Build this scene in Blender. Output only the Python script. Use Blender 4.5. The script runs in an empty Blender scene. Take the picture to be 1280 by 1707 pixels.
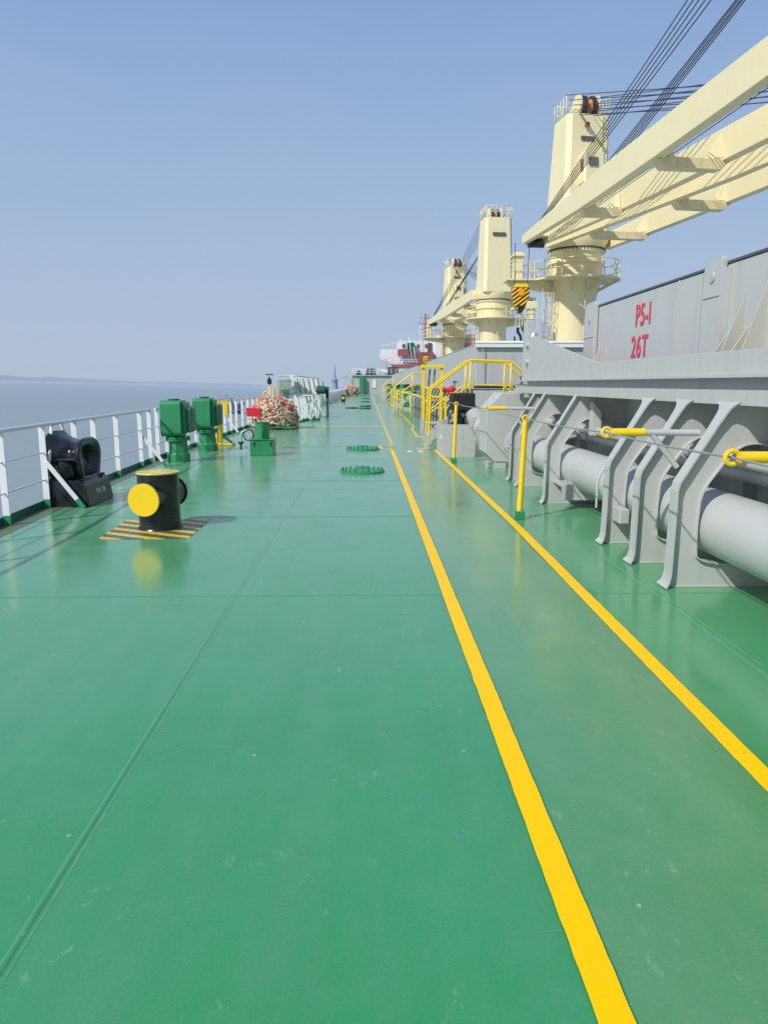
import bpy, bmesh, math, random
from mathutils import Vector, Matrix
from mathutils.geometry import tessellate_polygon
random.seed(7)
S = bpy.context.scene
COL = S.collection
R = math.radians
PI = math.pi

# ------------------------------------------------------------------ materials
def _n(nt, t, **kw):
    n = nt.nodes.new(t)
    for k, v in kw.items(): setattr(n, k, v)
    return n
def mix(nt, fac, a, b, mode='MIX'):
    m = _n(nt, 'ShaderNodeMix', data_type='RGBA', blend_type=mode)
    for sock, v in ((m.inputs[0], fac), (m.inputs[6], a), (m.inputs[7], b)):
        if hasattr(v, 'is_output'): nt.links.new(v, sock)
        elif isinstance(v, (int, float)): sock.default_value = v
        else: sock.default_value = (*v[:3], 1)
    return m.outputs[2]
def ramp(nt, fac, stops):
    r = _n(nt, 'ShaderNodeValToRGB')
    el = r.color_ramp.elements
    while len(el) < len(stops): el.new(0.5)
    for e, (p, c) in zip(el, stops):
        e.position = p
        e.color = (*c, 1) if not isinstance(c, (int, float)) else (c, c, c, 1)
    nt.links.new(fac, r.inputs[0])
    return r.outputs[0]
def noise(nt, vec, scale, detail=4, rough=.6, stretch=None):
    if stretch:
        mp = _n(nt, 'ShaderNodeMapping'); mp.inputs['Scale'].default_value = stretch
        nt.links.new(vec, mp.inputs[0]); vec = mp.outputs[0]
    n = _n(nt, 'ShaderNodeTexNoise'); n.inputs['Scale'].default_value = scale
    n.inputs['Detail'].default_value = detail; n.inputs['Roughness'].default_value = rough
    nt.links.new(vec, n.inputs['Vector'])
    return n.outputs['Fac']
def newmat(name):
    m = bpy.data.materials.new(name); m.use_nodes = True
    nt = m.node_tree; b = nt.nodes['Principled BSDF']
    pos = _n(nt, 'ShaderNodeNewGeometry').outputs['Position']
    return m, nt, b, pos
def bump(nt, b, h, strength, dist=.01):
    bm = _n(nt, 'ShaderNodeBump'); bm.inputs['Strength'].default_value = strength
    bm.inputs['Distance'].default_value = dist
    nt.links.new(h, bm.inputs['Height']); nt.links.new(bm.outputs[0], b.inputs['Normal'])
def paint(name, col, rough=.4, dirt=.25, dirtcol=None, streak=0, rust=0, bmp=.15, scale=3.0, metal=0, gloss_var=.1, spec=.5):
    """brushed ship's paint: soft patches, optional vertical streaks, rust freckles, roller bump"""
    m, nt, b, pos = newmat(name)
    dc = dirtcol or tuple(c * .62 for c in col)
    f = ramp(nt, noise(nt, pos, scale, 5), [(.35, 0), (.75, dirt)])
    c = mix(nt, f, col, dc)
    if streak:
        s = ramp(nt, noise(nt, pos, 9, 4, .6, (1, 1, .07)), [(.48, 0), (.78, streak)])
        c = mix(nt, s, c, tuple(x * .45 for x in dc))
    if rust:
        rr = ramp(nt, noise(nt, pos, 22, 6, .7), [(.66, 0), (.74, rust)])
        c = mix(nt, rr, c, (.20, .09, .035))
    nt.links.new(c, b.inputs['Base Color'])
    g = ramp(nt, noise(nt, pos, scale * 2, 3), [(.3, max(0, rough - gloss_var)), (.7, rough + gloss_var)])
    nt.links.new(g, b.inputs['Roughness'])
    b.inputs['Metallic'].default_value = metal
    b.inputs['Specular IOR Level'].default_value = spec
    if bmp: bump(nt, b, noise(nt, pos, 45, 3), bmp, .004)
    return m
M = {}
M['grey'] = paint('grey_paint', (.50, .505, .485), .42, .22, (.42, .41, .38), .16, .30)
M['pipe'] = paint('grey_pipe_paint', (.50, .505, .485), .40, .25, (.42, .41, .38), 0, .3, scale=2)
M['beige'] = paint('beige_primed_grey', (.47, .46, .40), .5, .3, (.44, .42, .33))
M['inner'] = paint('grey_lightened_for_shade', (.60, .62, .59), .5, .2, (.5, .5, .47), .25, .2)  # coaming plate colour lightened to make up for shade in the recess
M['grey2'] = paint('grey_cover_paint', (.50, .505, .49), .4, .3, (.45, .44, .41), .16, .12, scale=1.2)
M['greyfar'] = paint('grey_hazy_paint', (.47, .48, .47), .5, .2, (.38, .38, .36), .3, 0)
M['cream'] = paint('cream_paint', (.84, .74, .44), .45, .22, (.76, .64, .35), .10, .22, scale=.9)
M['creamd'] = paint('cream_grime_paint', (.78, .68, .41), .5, .4, (.5, .40, .22), .3, .4, scale=2)  # slightly deeper cream with more grime, streaks and rust
M['yellow'] = paint('yellow_paint', (.92, .62, .01), .38, .2, (.70, .42, .01), 0, .12)
M['yellowf'] = paint('yellow_weathered_paint', (.85, .62, .07), .5, .3, (.7, .5, .12), 0, 0)
M['bright'] = paint('glowing_white_paint', (.92, .92, .92), .45, .1)
_b = M['bright'].node_tree.nodes['Principled BSDF']; _b.inputs['Emission Color'].default_value = (1, 1, 1, 1); _b.inputs['Emission Strength'].default_value = .22  # faint white glow brightens the bulwark's shaded inner face
M['white'] = paint('white_paint', (.80, .79, .79), .4, .25, (.66, .64, .62), .12, .2)
M['green'] = paint('green_machinery_paint', (.035, .28, .115), .34, .3, (.02, .14, .06), .2, .15)
M['greend'] = paint('dark_green_paint', (.015, .12, .06), .4, .3)
M['black'] = paint('black_gloss_paint', (.012, .015, .018), .24, .7, (.04, .045, .045), 0, .35, bmp=.35, scale=5)
M['blackm'] = paint('black_matt', (.014, .014, .015), .6, .2)
M['rope'] = paint('steel_wire_rope', (.035, .035, .05), .5, .3)
M['wire'] = paint('grey_wire_rope', (.30, .30, .28), .5, .3)
M['red'] = paint('red_paint', (.72, .025, .035), .35, .2)
M['redf'] = paint('far_red_paint', (.36, .09, .09), .6, .3, (.28, .10, .09), .2)
M['shipw'] = paint('far_white_paint', (.80, .80, .80), .6, .35, (.50, .50, .51), .2, 0, scale=.5)
M['mint'] = paint('mint_primer', (.40, .62, .50), .6, .3)
M['orange'] = paint('orange_paint', (.90, .36, .01), .4, .2)
M['glass'] = paint('dark_window_glass', (.13, .14, .11), .12, 0, bmp=0)
M['letters'] = paint('red_stencil_paint', (.72, .045, .085), .5, .15)
M['wletters'] = paint('white_stencil_paint', (.75, .75, .72), .5, .3)
M['dim'] = paint('grey_plate', (.09, .095, .10), .5, .2)
M['brown'] = paint('brown_rope', (.30, .19, .11), .9, .3)
M['tan'] = paint('tan_rope', (.66, .55, .38), .9, .3)
M['pale'] = paint('pale_rope', (.74, .64, .50), .9, .3)
M['pink'] = paint('red_rope', (.72, .20, .13), .9, .3)
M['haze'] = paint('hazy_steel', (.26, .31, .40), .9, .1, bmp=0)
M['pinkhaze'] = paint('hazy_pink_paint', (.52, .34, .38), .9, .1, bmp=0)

def deck_mat(name, c1, c2, dull):
    m, nt, b, pos = newmat(name)
    n1 = noise(nt, pos, .7, 5, .6)
    n2 = noise(nt, pos, 5.5, 6, .65)
    c = mix(nt, ramp(nt, n1, [(.35, 0), (.68, 1)]), c1, c2)
    c = mix(nt, ramp(nt, n2, [(.45, 0), (.8, .35)]), c, dull)
    # roller stripes along the ship
    c = mix(nt, ramp(nt, noise(nt, pos, 6, 3, .5, (1, .08, 1)), [(.45, 0), (.8, .18)]), c, tuple(x * .7 for x in c1))
    n3 = noise(nt, pos, 1.3, 7, .72, (1, .35, 1))
    c = mix(nt, ramp(nt, n3, [(.50, 0), (.72, .34)]), c, dull)
    c = mix(nt, ramp(nt, noise(nt, pos, 26, 5, .7, (1, .25, 1)), [(.56, 0), (.72, .22)]), c, tuple(x * .72 for x in c1))
    c = mix(nt, ramp(nt, noise(nt, pos, 3.2, 4, .6, (1, .05, 1)), [(.50, 0), (.70, .30)]), c, dull)
    c = mix(nt, ramp(nt, noise(nt, pos, 90, 3, .6), [(.50, 0), (.75, .25)]), c, tuple(x * 1.25 for x in dull))
    # scuffs: thin light scratches and chips
    sc = ramp(nt, noise(nt, pos, 14, 8, .75, (1, .55, 1)), [(.585, 0), (.67, .40)])
    gate = ramp(nt, noise(nt, pos, 1.7, 2), [(.50, 0), (.60, 1)])
    mm = _n(nt, 'ShaderNodeMath', operation='MULTIPLY'); nt.links.new(sc, mm.inputs[0]); nt.links.new(gate, mm.inputs[1])
    c = mix(nt, mm.outputs[0], c, (.42, .46, .38))
    v = _n(nt, 'ShaderNodeTexVoronoi'); v.inputs['Scale'].default_value = 3.1; nt.links.new(pos, v.inputs['Vector'])
    sp = ramp(nt, v.outputs['Distance'], [(0, .8), (.022, .5), (.03, 0)])
    c = mix(nt, sp, c, (.5, .5, .42))
    nt.links.new(c, b.inputs['Base Color'])
    rg = ramp(nt, noise(nt, pos, 2.2, 5, .6), [(.3, .10), (.5, .17), (.75, .30)])
    nt.links.new(rg, b.inputs['Roughness'])
    b.inputs['IOR'].default_value = 1.9
    b.inputs['Sheen Weight'].default_value = .30; b.inputs['Sheen Roughness'].default_value = .38; b.inputs['Sheen Tint'].default_value = (.86, 1.0, .95, 1)  # film of dust
    h = _n(nt, 'ShaderNodeMath', operation='ADD')
    a = _n(nt, 'ShaderNodeMath', operation='MULTIPLY'); a.inputs[1].default_value = .12
    nt.links.new(noise(nt, pos, 60, 3), a.inputs[0])
    nt.links.new(noise(nt, pos, 1.6, 2, .4), h.inputs[0]); nt.links.new(a.outputs[0], h.inputs[1])
    bump(nt, b, h.outputs[0], .22, .010)
    return m
M['deck'] = deck_mat('green_deck_paint', (.022, .278, .068), (.032, .312, .094), (.10, .30, .13))
M['walk'] = deck_mat('green_walkway_paint', (.062, .282, .080), (.088, .300, .102), (.17, .31, .14))
M['line'] = paint('yellow_line_paint', (1.0, .60, .0), .33, .15, (.84, .49, .01), 0, .35, scale=6, bmp=.3, spec=.10)
M['linef'] = paint('worn_yellow_line_paint', (.80, .55, .12), .45, .5, (.45, .42, .14), 0, .10, scale=2, bmp=.2)
M['stain'] = paint('rusty_brown_stain', (.16, .15, .09), .35, .9, (.06, .18, .09), 0, .2, scale=1.6)

def hazard():
    m, nt, b, pos = newmat('black_yellow_stripes_floor')
    sx = _n(nt, 'ShaderNodeSeparateXYZ'); nt.links.new(pos, sx.inputs[0])
    a = _n(nt, 'ShaderNodeMath', operation='MULTIPLY'); a.inputs[1].default_value = .52; nt.links.new(sx.outputs[0], a.inputs[0])
    s = _n(nt, 'ShaderNodeMath', operation='ADD'); nt.links.new(sx.outputs[1], s.inputs[0]); nt.links.new(a.outputs[0], s.inputs[1])
    w = _n(nt, 'ShaderNodeMath', operation='MULTIPLY'); w.inputs[1].default_value = 4.1; nt.links.new(s.outputs[0], w.inputs[0])
    f = _n(nt, 'ShaderNodeMath', operation='FRACT'); nt.links.new(w.outputs[0], f.inputs[0])
    g = _n(nt, 'ShaderNodeMath', operation='GREATER_THAN'); g.inputs[1].default_value = .46; nt.links.new(f.outputs[0], g.inputs[0])
    c = mix(nt, g.outputs[0], (.86, .55, .02), (.07, .10, .065))
    c = mix(nt, ramp(nt, noise(nt, pos, 12, 5), [(.45, 0), (.7, .6)]), c, (.2, .25, .12))
    nt.links.new(c, b.inputs['Base Color']); b.inputs['Roughness'].default_value = .35
    return m
M['hazard'] = hazard()
def hookstripes():
    m, nt, b, pos = newmat('black_yellow_stripes_block')
    tc = _n(nt, 'ShaderNodeTexCoord')
    sx = _n(nt, 'ShaderNodeSeparateXYZ'); nt.links.new(tc.outputs['Object'], sx.inputs[0])
    a = _n(nt, 'ShaderNodeMath', operation='MULTIPLY'); a.inputs[1].default_value = -.75; nt.links.new(sx.outputs[0], a.inputs[0])
    s = _n(nt, 'ShaderNodeMath', operation='ADD'); nt.links.new(sx.outputs[2], s.inputs[0]); nt.links.new(a.outputs[0], s.inputs[1])
    w = _n(nt, 'ShaderNodeMath', operation='MULTIPLY'); w.inputs[1].default_value = 4.2; nt.links.new(s.outputs[0], w.inputs[0])
    f = _n(nt, 'ShaderNodeMath', operation='FRACT'); nt.links.new(w.outputs[0], f.inputs[0])
    g = _n(nt, 'ShaderNodeMath', operation='GREATER_THAN'); g.inputs[1].default_value = .5; nt.links.new(f.outputs[0], g.inputs[0])
    c = mix(nt, g.outputs[0], (.88, .50, .01), (.03, .025, .02))
    nt.links.new(c, b.inputs['Base Color']); b.inputs['Roughness'].default_value = .4
    return m
M['hook'] = hookstripes()
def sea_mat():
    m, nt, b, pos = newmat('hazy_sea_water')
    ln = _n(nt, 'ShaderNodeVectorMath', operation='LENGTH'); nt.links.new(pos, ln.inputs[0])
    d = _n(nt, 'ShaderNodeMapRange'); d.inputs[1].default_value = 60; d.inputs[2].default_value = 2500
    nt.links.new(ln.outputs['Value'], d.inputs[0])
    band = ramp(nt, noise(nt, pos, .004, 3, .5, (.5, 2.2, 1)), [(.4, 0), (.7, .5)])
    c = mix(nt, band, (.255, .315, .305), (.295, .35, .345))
    c = mix(nt, d.outputs[0], c, (.37, .425, .49))  # haze put into the water colour, stronger with distance
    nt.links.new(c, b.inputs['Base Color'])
    b.inputs['Roughness'].default_value = .42
    b.inputs['Specular IOR Level'].default_value = .35
    bump(nt, b, noise(nt, pos, .35, 4, .6, (1, 2, 1)), .55, .25)
    return m
M['sea'] = sea_mat()
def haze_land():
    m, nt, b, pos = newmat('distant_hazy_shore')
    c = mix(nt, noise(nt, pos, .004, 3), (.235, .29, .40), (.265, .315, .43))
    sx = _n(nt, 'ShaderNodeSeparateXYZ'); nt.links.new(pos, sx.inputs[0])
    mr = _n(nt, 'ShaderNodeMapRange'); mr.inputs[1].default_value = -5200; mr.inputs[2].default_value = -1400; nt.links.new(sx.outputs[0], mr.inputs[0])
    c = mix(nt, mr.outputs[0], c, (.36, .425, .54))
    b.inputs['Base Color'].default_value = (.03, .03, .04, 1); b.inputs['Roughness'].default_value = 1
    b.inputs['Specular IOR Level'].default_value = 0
    nt.links.new(c, b.inputs['Emission Color']); b.inputs['Emission Strength'].default_value = .96  # steady glow puts the haze into the shore's own colour
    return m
M['land'] = haze_land()

# ------------------------------------------------------------------ mesh builder
class MB:
    def __init__(s): s.v = []; s.f = []; s.sm = []; s.mi = []
    def add(s, vs, fs, smooth=False, mi=0):
        o = len(s.v); s.v += [Vector(v) for v in vs]
        for i, f in enumerate(fs):
            s.f.append([o + k for k in f]); s.sm.append(smooth); s.mi.append(mi)
        return s
    def box(s, x0, x1, y0, y1, z0, z1, mi=0):
        vs = [(x, y, z) for x in (x0, x1) for y in (y0, y1) for z in (z0, z1)]
        return s.add(vs, [(0, 1, 3, 2), (4, 6, 7, 5), (0, 4, 5, 1), (2, 3, 7, 6), (0, 2, 6, 4), (1, 5, 7, 3)], mi=mi)
    def bar(s, p, q, w, h, up=(0, 0, 1), w2=None, h2=None, mi=0):
        """rectangular beam p->q, w sideways, h along up; optional end size"""
        p = Vector(p); q = Vector(q); d = (q - p).normalized(); u = Vector(up)
        sd = d.cross(u)
        if sd.length < 1e-4: sd = d.cross(Vector((0, 1, 0)))
        sd.normalize(); u = sd.cross(d).normalized()
        w2 = w if w2 is None else w2; h2 = h if h2 is None else h2
        vs = []
        for c, a, b in ((p, w, h), (q, w2, h2)):
            for i, j in ((-1, -1), (1, -1), (1, 1), (-1, 1)): vs.append(c + sd * a / 2 * i + u * b / 2 * j)
        return s.add(vs, [(3, 2, 1, 0), (4, 5, 6, 7), (0, 1, 5, 4), (1, 2, 6, 5), (2, 3, 7, 6), (3, 0, 4, 7)], mi=mi)
    def pipe(s, pts, r, n=10, closed=False, caps=True, r2=None, mi=0):
        P = [Vector(p) for p in pts]; m = len(P); rings = []
        d0 = (P[1] - P[0]).normalized()
        up = Vector((0, 0, 1)) if abs(d0.z) < .9 else Vector((1, 0, 0))
        sd = d0.cross(up).normalized()
        for i in range(m):
            if closed: a = (P[i] - P[i - 1]).normalized(); b = (P[(i + 1) % m] - P[i]).normalized()
            else:
                a = (P[i] - P[i - 1]).normalized() if i else d0
                b = (P[i + 1] - P[i]).normalized() if i < m - 1 else a
            t = (a + b)
            t = t.normalized() if t.length > 1e-5 else b
            sd = (sd - t * sd.dot(t)).normalized(); u = sd.cross(t)
            k = 1 / max(.5, math.sqrt((1 + a.dot(b)) / 2))
            rr = r if r2 is None else r + (r2 - r) * i / (m - 1)
            rings.append([P[i] + (sd * math.cos(2 * PI * j / n) + u * math.sin(2 * PI * j / n)) * rr * (k if k < 1.3 else 1.3) for j in range(n)])
        vs = [v for g in rings for v in g]; fs = []
        for i in range(m if closed else m - 1):
            for j in range(n):
                a = i * n + j; b = i * n + (j + 1) % n; c = ((i + 1) % m) * n + (j + 1) % n; d = ((i + 1) % m) * n + j
                fs.append((a, d, c, b))
        s.add(vs, fs, True, mi)
        if caps and not closed:
            s.add(rings[0], [tuple(range(n))], False, mi); s.add(rings[-1], [tuple(reversed(range(n)))], False, mi)
        return s
    def tube(s, p, q, r, n=12, r2=None, mi=0, caps=True): return s.pipe([p, q], r, n, r2=r2, mi=mi, caps=caps)
    def lathe(s, prof, c=(0, 0, 0), n=32, axis='Z', seg_flat=True, mi=0):
        """prof list of (r, h) ; each band gets its own vertices so edges stay crisp"""
        c = Vector(c)
        def pt(r, h, a):
            x, y = r * math.cos(a), r * math.sin(a)
            return c + (Vector((x, y, h)) if axis == 'Z' else Vector((x, h, y)) if axis == 'Y' else Vector((h, x, y)))
        for (r0, h0), (r1, h1) in zip(prof[:-1], prof[1:]):
            vs = [pt(r0, h0, 2 * PI * j / n) for j in range(n)] + [pt(r1, h1, 2 * PI * j / n) for j in range(n)]
            flat = abs(h1 - h0) < 1e-6
            s.add(vs, [(j, (j + 1) % n, n + (j + 1) % n, n + j) for j in range(n)], not flat, mi)
        return s
    def prism(s, poly, t0, t1, plane='XZ', hole=None, mi=0):
        def m3(p, t): return {'XZ': (p[0], t, p[1]), 'YZ': (t, p[0], p[1]), 'XY': (p[0], p[1], t)}[plane]
        loops = [poly] + ([hole] if hole else [])
        flat = [p for l in loops for p in l]
        tri = tessellate_polygon([[Vector((a, b, 0)) for a, b in l] for l in loops])
        N = len(flat)
        vs = [m3(p, t0) for p in flat] + [m3(p, t1) for p in flat]
        s.add(vs, [tuple(t) for t in tri] + [tuple(N + k for k in reversed(t)) for t in tri], mi=mi)
        o = 0
        for l in loops:
            k = len(l)
            for i in range(k):
                j = (i + 1) % k
                s.add([m3(l[i], t0), m3(l[j], t0), m3(l[j], t1), m3(l[i], t1)], [(0, 1, 2, 3)], mi=mi)
            o += k
        return s
    def xform(s, mat):
        s.v = [mat @ v for v in s.v]; return s
    def build(s, name, mat, parent=None, bevel=0, off=None):
        if off is None:
            off = Vector((0, 0, 0)); p = parent
            while p is not None: off = off + p.location; p = p.parent
        else: off = Vector(off)
        me = bpy.data.meshes.new(name)
        me.from_pydata([v - off for v in s.v], [], s.f)
        mats = mat if isinstance(mat, (list, tuple)) else [mat]
        for k in mats: me.materials.append(k)
        for p, sm, mi in zip(me.polygons, s.sm, s.mi): p.use_smooth = sm; p.material_index = mi
        bm = bmesh.new(); bm.from_mesh(me)
        bmesh.ops.remove_doubles(bm, verts=bm.verts, dist=1e-5)
        bmesh.ops.recalc_face_normals(bm, faces=bm.faces)
        lim = R(35)
        for e in bm.edges:
            if len(e.link_faces) == 2 and e.calc_face_angle(0) > lim: e.smooth = False
        bm.to_mesh(me); bm.free()
        o = bpy.data.objects.new(name, me); COL.objects.link(o)
        if parent is not None: o.parent = parent
        if parent is None and off.length: o.location = off
        if bevel:
            b = o.modifiers.new('edge', 'BEVEL'); b.width = bevel; b.segments = 2; b.limit_method = 'ANGLE'; b.angle_limit = R(40)
        return o
def tag(o, label=None, cat=None, group=None, kind=None):
    if label: o['label'] = label
    if cat: o['category'] = cat
    if group: o['group'] = group
    if kind: o['kind'] = kind
    return o
def empty(name, loc, label, cat, group=None):
    o = bpy.data.objects.new(name, None); o.empty_display_size = .2; COL.objects.link(o); o.location = loc
    return tag(o, label, cat, group)
def struct(name, mb, mat, label=None, cat='structure'):
    o = mb.build(name, mat); tag(o, label, cat, None, 'structure'); return o
def copy_tree(o, parent=None, loc=None):
    c = o.copy(); COL.objects.link(c)
    if parent is not None: c.parent = parent
    if loc is not None: c.location = loc
    for ch in [x for x in COL.objects if x.parent == o]: copy_tree(ch, c)
    return c
def font_mesh(txt, size, mtx, name, mat, parent=None, xs=1.0, off=0.0, ext=.001):
    cu = bpy.data.curves.new(name, 'FONT'); cu.body = txt; cu.size = size; cu.extrude = ext; cu.offset = off
    cu.align_x = 'CENTER'; cu.space_character = 1.08
    t = bpy.data.objects.new('tmp', cu); COL.objects.link(t)
    dg = bpy.context.evaluated_depsgraph_get()
    me = bpy.data.meshes.new_from_object(t.evaluated_get(dg))
    bpy.data.objects.remove(t)
    me.transform(mtx @ Matrix.Diagonal((xs, 1, 1, 1)))
    me.materials.clear(); me.materials.append(mat); me.name = name
    o = bpy.data.objects.new(name, me); COL.objects.link(o)
    if parent is not None:
        off_ = Vector((0, 0, 0)); p = parent
        while p is not None: off_ += p.location; p = p.parent
        me.transform(Matrix.Translation(-off_)); o.parent = parent
    return o
def basis(x, y, z, o):
    m = Matrix.Identity(4)
    for i in range(3):
        m[i][0] = x[i]; m[i][1] = y[i]; m[i][2] = z[i]; m[i][3] = o[i]
    return m
def arc(cx, cz, r, a0, a1, n):
    return [(cx + r * math.cos(R(a0 + (a1 - a0) * i / n)), cz + r * math.sin(R(a0 + (a1 - a0) * i / n))) for i in range(n + 1)]

# ------------------------------------------------------------------ deck, hull, sea
RAILX = [(-14, -4.08), (7, -4.12), (8.3, -4.18), (9.66, -4.25), (12.84, -4.385), (15.4, -4.47), (20, -4.47), (31, -4.42)]
def rail_x(y):
    for (a, xa), (b, xb) in zip(RAILX[:-1], RAILX[1:]):
        if a <= y <= b: return xa + (xb - xa) * (y - a) / (b - a)
    return RAILX[-1][1]
EDGE = [(a, b - .16) for a, b in RAILX] + [(48, -4.45), (57, -3.95), (64, -3.45), (72, -3.25), (100, -3.0), (134, -2.9)]
def edge_x(y):
    for (a, xa), (b, xb) in zip(EDGE[:-1], EDGE[1:]):
        if a <= y <= b: return xa + (xb - xa) * (y - a) / (b - a)
    return EDGE[-1][1]
mb = MB()
mb.prism([(x, y) for y, x in EDGE] + [(27, 134), (28.5, -14)], -.03, 0, 'XY')
struct('deck', mb, M['deck'], 'glossy green painted steel deck running to the bow')
mb = MB()
pts = [(x + .01, y) for y, x in EDGE] + [(26.9, 134), (28.4, -14)]
for (a, b) in zip(pts, pts[1:] + pts[:1]):
    mb.add([(a[0], a[1], -.031), (b[0], b[1], -.031), (b[0], b[1], -9.5), (a[0], a[1], -9.5)], [(0, 1, 2, 3)])
struct('hull', mb, M['greyfar'], 'grey ship side below the deck edge')
mb = MB(); mb.box(.70, 1.66, -6, 18.3, .0002, .004).box(.55, 1.50, 18.3, 19.5, .0002, .004).box(.72, 1.74, 19.5, 46, .0002, .004).box(.80, 1.86, 46, 112, .0002, .004)
struct('walkway', mb, M['walk'], 'duller green walkway strip between the yellow lines')
# weld seams
mb = MB()
mb.pipe([(-1.05, -4, -.0195), (-1.03, 6, -.0195), (-1.05, 46, -.0195)], .024, 16)
for y in (1.2, 5.45, 8.85, 12.25, 15.65, 19.1, 23, 27, 31, 36, 42): mb.pipe([(-4.3, y, -.0065), (3.5, y - .02, -.0065)], .0105, 8)
mb.pipe([(2.25, -4, -.006), (2.28, 14, -.006)], .012, 8)
struct('weld_seam', mb, M['deck'], 'raised painted-over weld seams in the deck plating')
# yellow lines
mb = MB()
def ribbon(mb, pts, w, z=.008):
    """flat ribbon with slightly ragged painted edge"""
    L = []
    for (a, b) in zip(pts[:-1], pts[1:]):
        a = Vector((*a, 0)); b = Vector((*b, 0)); n = max(1, int((b - a).length / .05)); 
        for i in range(n): L.append(a.lerp(b, i / n))
    L.append(Vector((*pts[-1], 0)))
    d = (Vector((*pts[-1], 0)) - Vector((*pts[0], 0))).normalized(); s = Vector((d.y, -d.x, 0))
    vs = []
    for p in L:
        q = p.y * 3.1; j = random.uniform(-.0014, .0014) + .0011 * math.sin(q) * math.sin(q * .37 + 1); k = random.uniform(-.0014, .0014) + .0011 * math.sin(q * .8 + 2)
        vs += [p + s * (w / 2 + j) + Vector((0, 0, z)), p - s * (w / 2 + k) + Vector((0, 0, z))]
    mb.add(vs, [(2 * i, 2 * i + 1, 2 * i + 3, 2 * i + 2) for i in range(len(L) - 1)])
ribbon(mb, [(.64, -2), (.64, 18.1)], .098); struct('walkway_line', mb, M['line'], 'bright yellow line on the left of the walkway, near stretch')
mb = MB(); ribbon(mb, [(1.60, -2), (1.68, 4), (1.735, 8), (1.72, 18.0)], .098); struct('walkway_line', mb, M['line'], 'bright yellow line on the right of the walkway, near stretch')
mb = MB()
ribbon(mb, [(.36, 18.2), (.36, 19.4)], .10); mb.box(.36, .64, 18.1, 18.22, .004, .0085); mb.box(.41, .70, 19.35, 19.5, .004, .0085)
ribbon(mb, [(.70, 19.5), (.70, 27), (.70, 46)], .10)
ribbon(mb, [(.76, 46), (.82, 112)], .12)
struct('walkway_line', mb, M['linef'], 'paler worn yellow line on the left of the walkway, far stretch')
mb = MB()
mb.box(1.28, 1.66, 18.1, 18.4, .004, .0085); ribbon(mb, [(1.55, 18.4), (1.60, 19.9)], .12); mb.box(1.5, 1.85, 22.4, 22.8, .004, .0085)
ribbon(mb, [(1.74, 19.7), (1.74, 22.4)], .1); ribbon(mb, [(1.60, 22.8), (1.66, 26.2), (1.83, 28), (1.95, 46)], .10); ribbon(mb, [(1.98, 46), (2.0, 112)], .12)
struct('walkway_line', mb, M['linef'], 'paler worn yellow line on the right of the walkway, far stretch')
mb = MB(); mb.box(-2.7, .66, 27.65, 28.0, .004, .0085); struct('crossing_line', mb, M['linef'], 'yellow line across the deck level with the rope heap')
mb = MB(); mb.box(-2.6, .70, 46.5, 46.9, .004, .0085); struct('crossing_line', mb, M['linef'], 'yellow line across the deck beside the far manholes')
for y in (53.5, 58): mb = MB(); mb.box(.84, 1.95, y, y + .25, .004, .0085); struct('crossing_line', mb, M['linef'], 'short yellow bar across the walkway far forward')
for x in (1.05, 1.32):
    mb = MB(); mb.box(x - .06, x + .06, 17.4, 17.62, .005, .0095); mb.box(x - .05, x + .05, 17.68, 17.74, .005, .0095)
    struct('floor_mark', mb, M['white'], 'small white stencilled mark on the walkway')
# stain strip along rail
mb = MB(); mb.prism([(x + .06, y) for y, x in EDGE[:8]] + [(x + .36, y) for y, x in EDGE[:8]][::-1], .0005, .004, 'XY')
struct('gutter_stain', mb, M['stain'], 'brown stained strip of deck along the rail foot')
# hazard patch
mb = MB(); mb.prism([(-2.86, 7.56), (-1.90, 7.58), (-1.90, 8.70), (-2.90, 8.64)], .001, .005, 'XY')
struct('hazard_marking', mb, M['hazard'], 'black and yellow striped patch painted round the bollard')
# sea (the ship lists and trims slightly, so the water plane is not parallel with the deck)
SA, SB = -.023, -.0045
def sea_z(x, y): return -7.5 + SA * x + SB * y
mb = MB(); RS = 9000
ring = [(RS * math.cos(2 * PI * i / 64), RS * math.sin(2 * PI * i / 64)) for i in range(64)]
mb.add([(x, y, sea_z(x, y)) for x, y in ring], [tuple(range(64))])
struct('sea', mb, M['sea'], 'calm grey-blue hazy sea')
# distant shore
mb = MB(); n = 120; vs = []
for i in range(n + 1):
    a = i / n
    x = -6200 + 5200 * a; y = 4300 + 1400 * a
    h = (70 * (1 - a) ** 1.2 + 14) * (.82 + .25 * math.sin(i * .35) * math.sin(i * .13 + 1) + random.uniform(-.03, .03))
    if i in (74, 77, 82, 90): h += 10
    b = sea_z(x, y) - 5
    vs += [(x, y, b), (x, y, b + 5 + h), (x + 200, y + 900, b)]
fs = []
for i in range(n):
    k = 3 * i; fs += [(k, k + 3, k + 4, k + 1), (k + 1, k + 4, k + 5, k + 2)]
mb.add(vs, fs); struct('hills', mb, M['land'], 'low hazy shoreline beyond the water')

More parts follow.
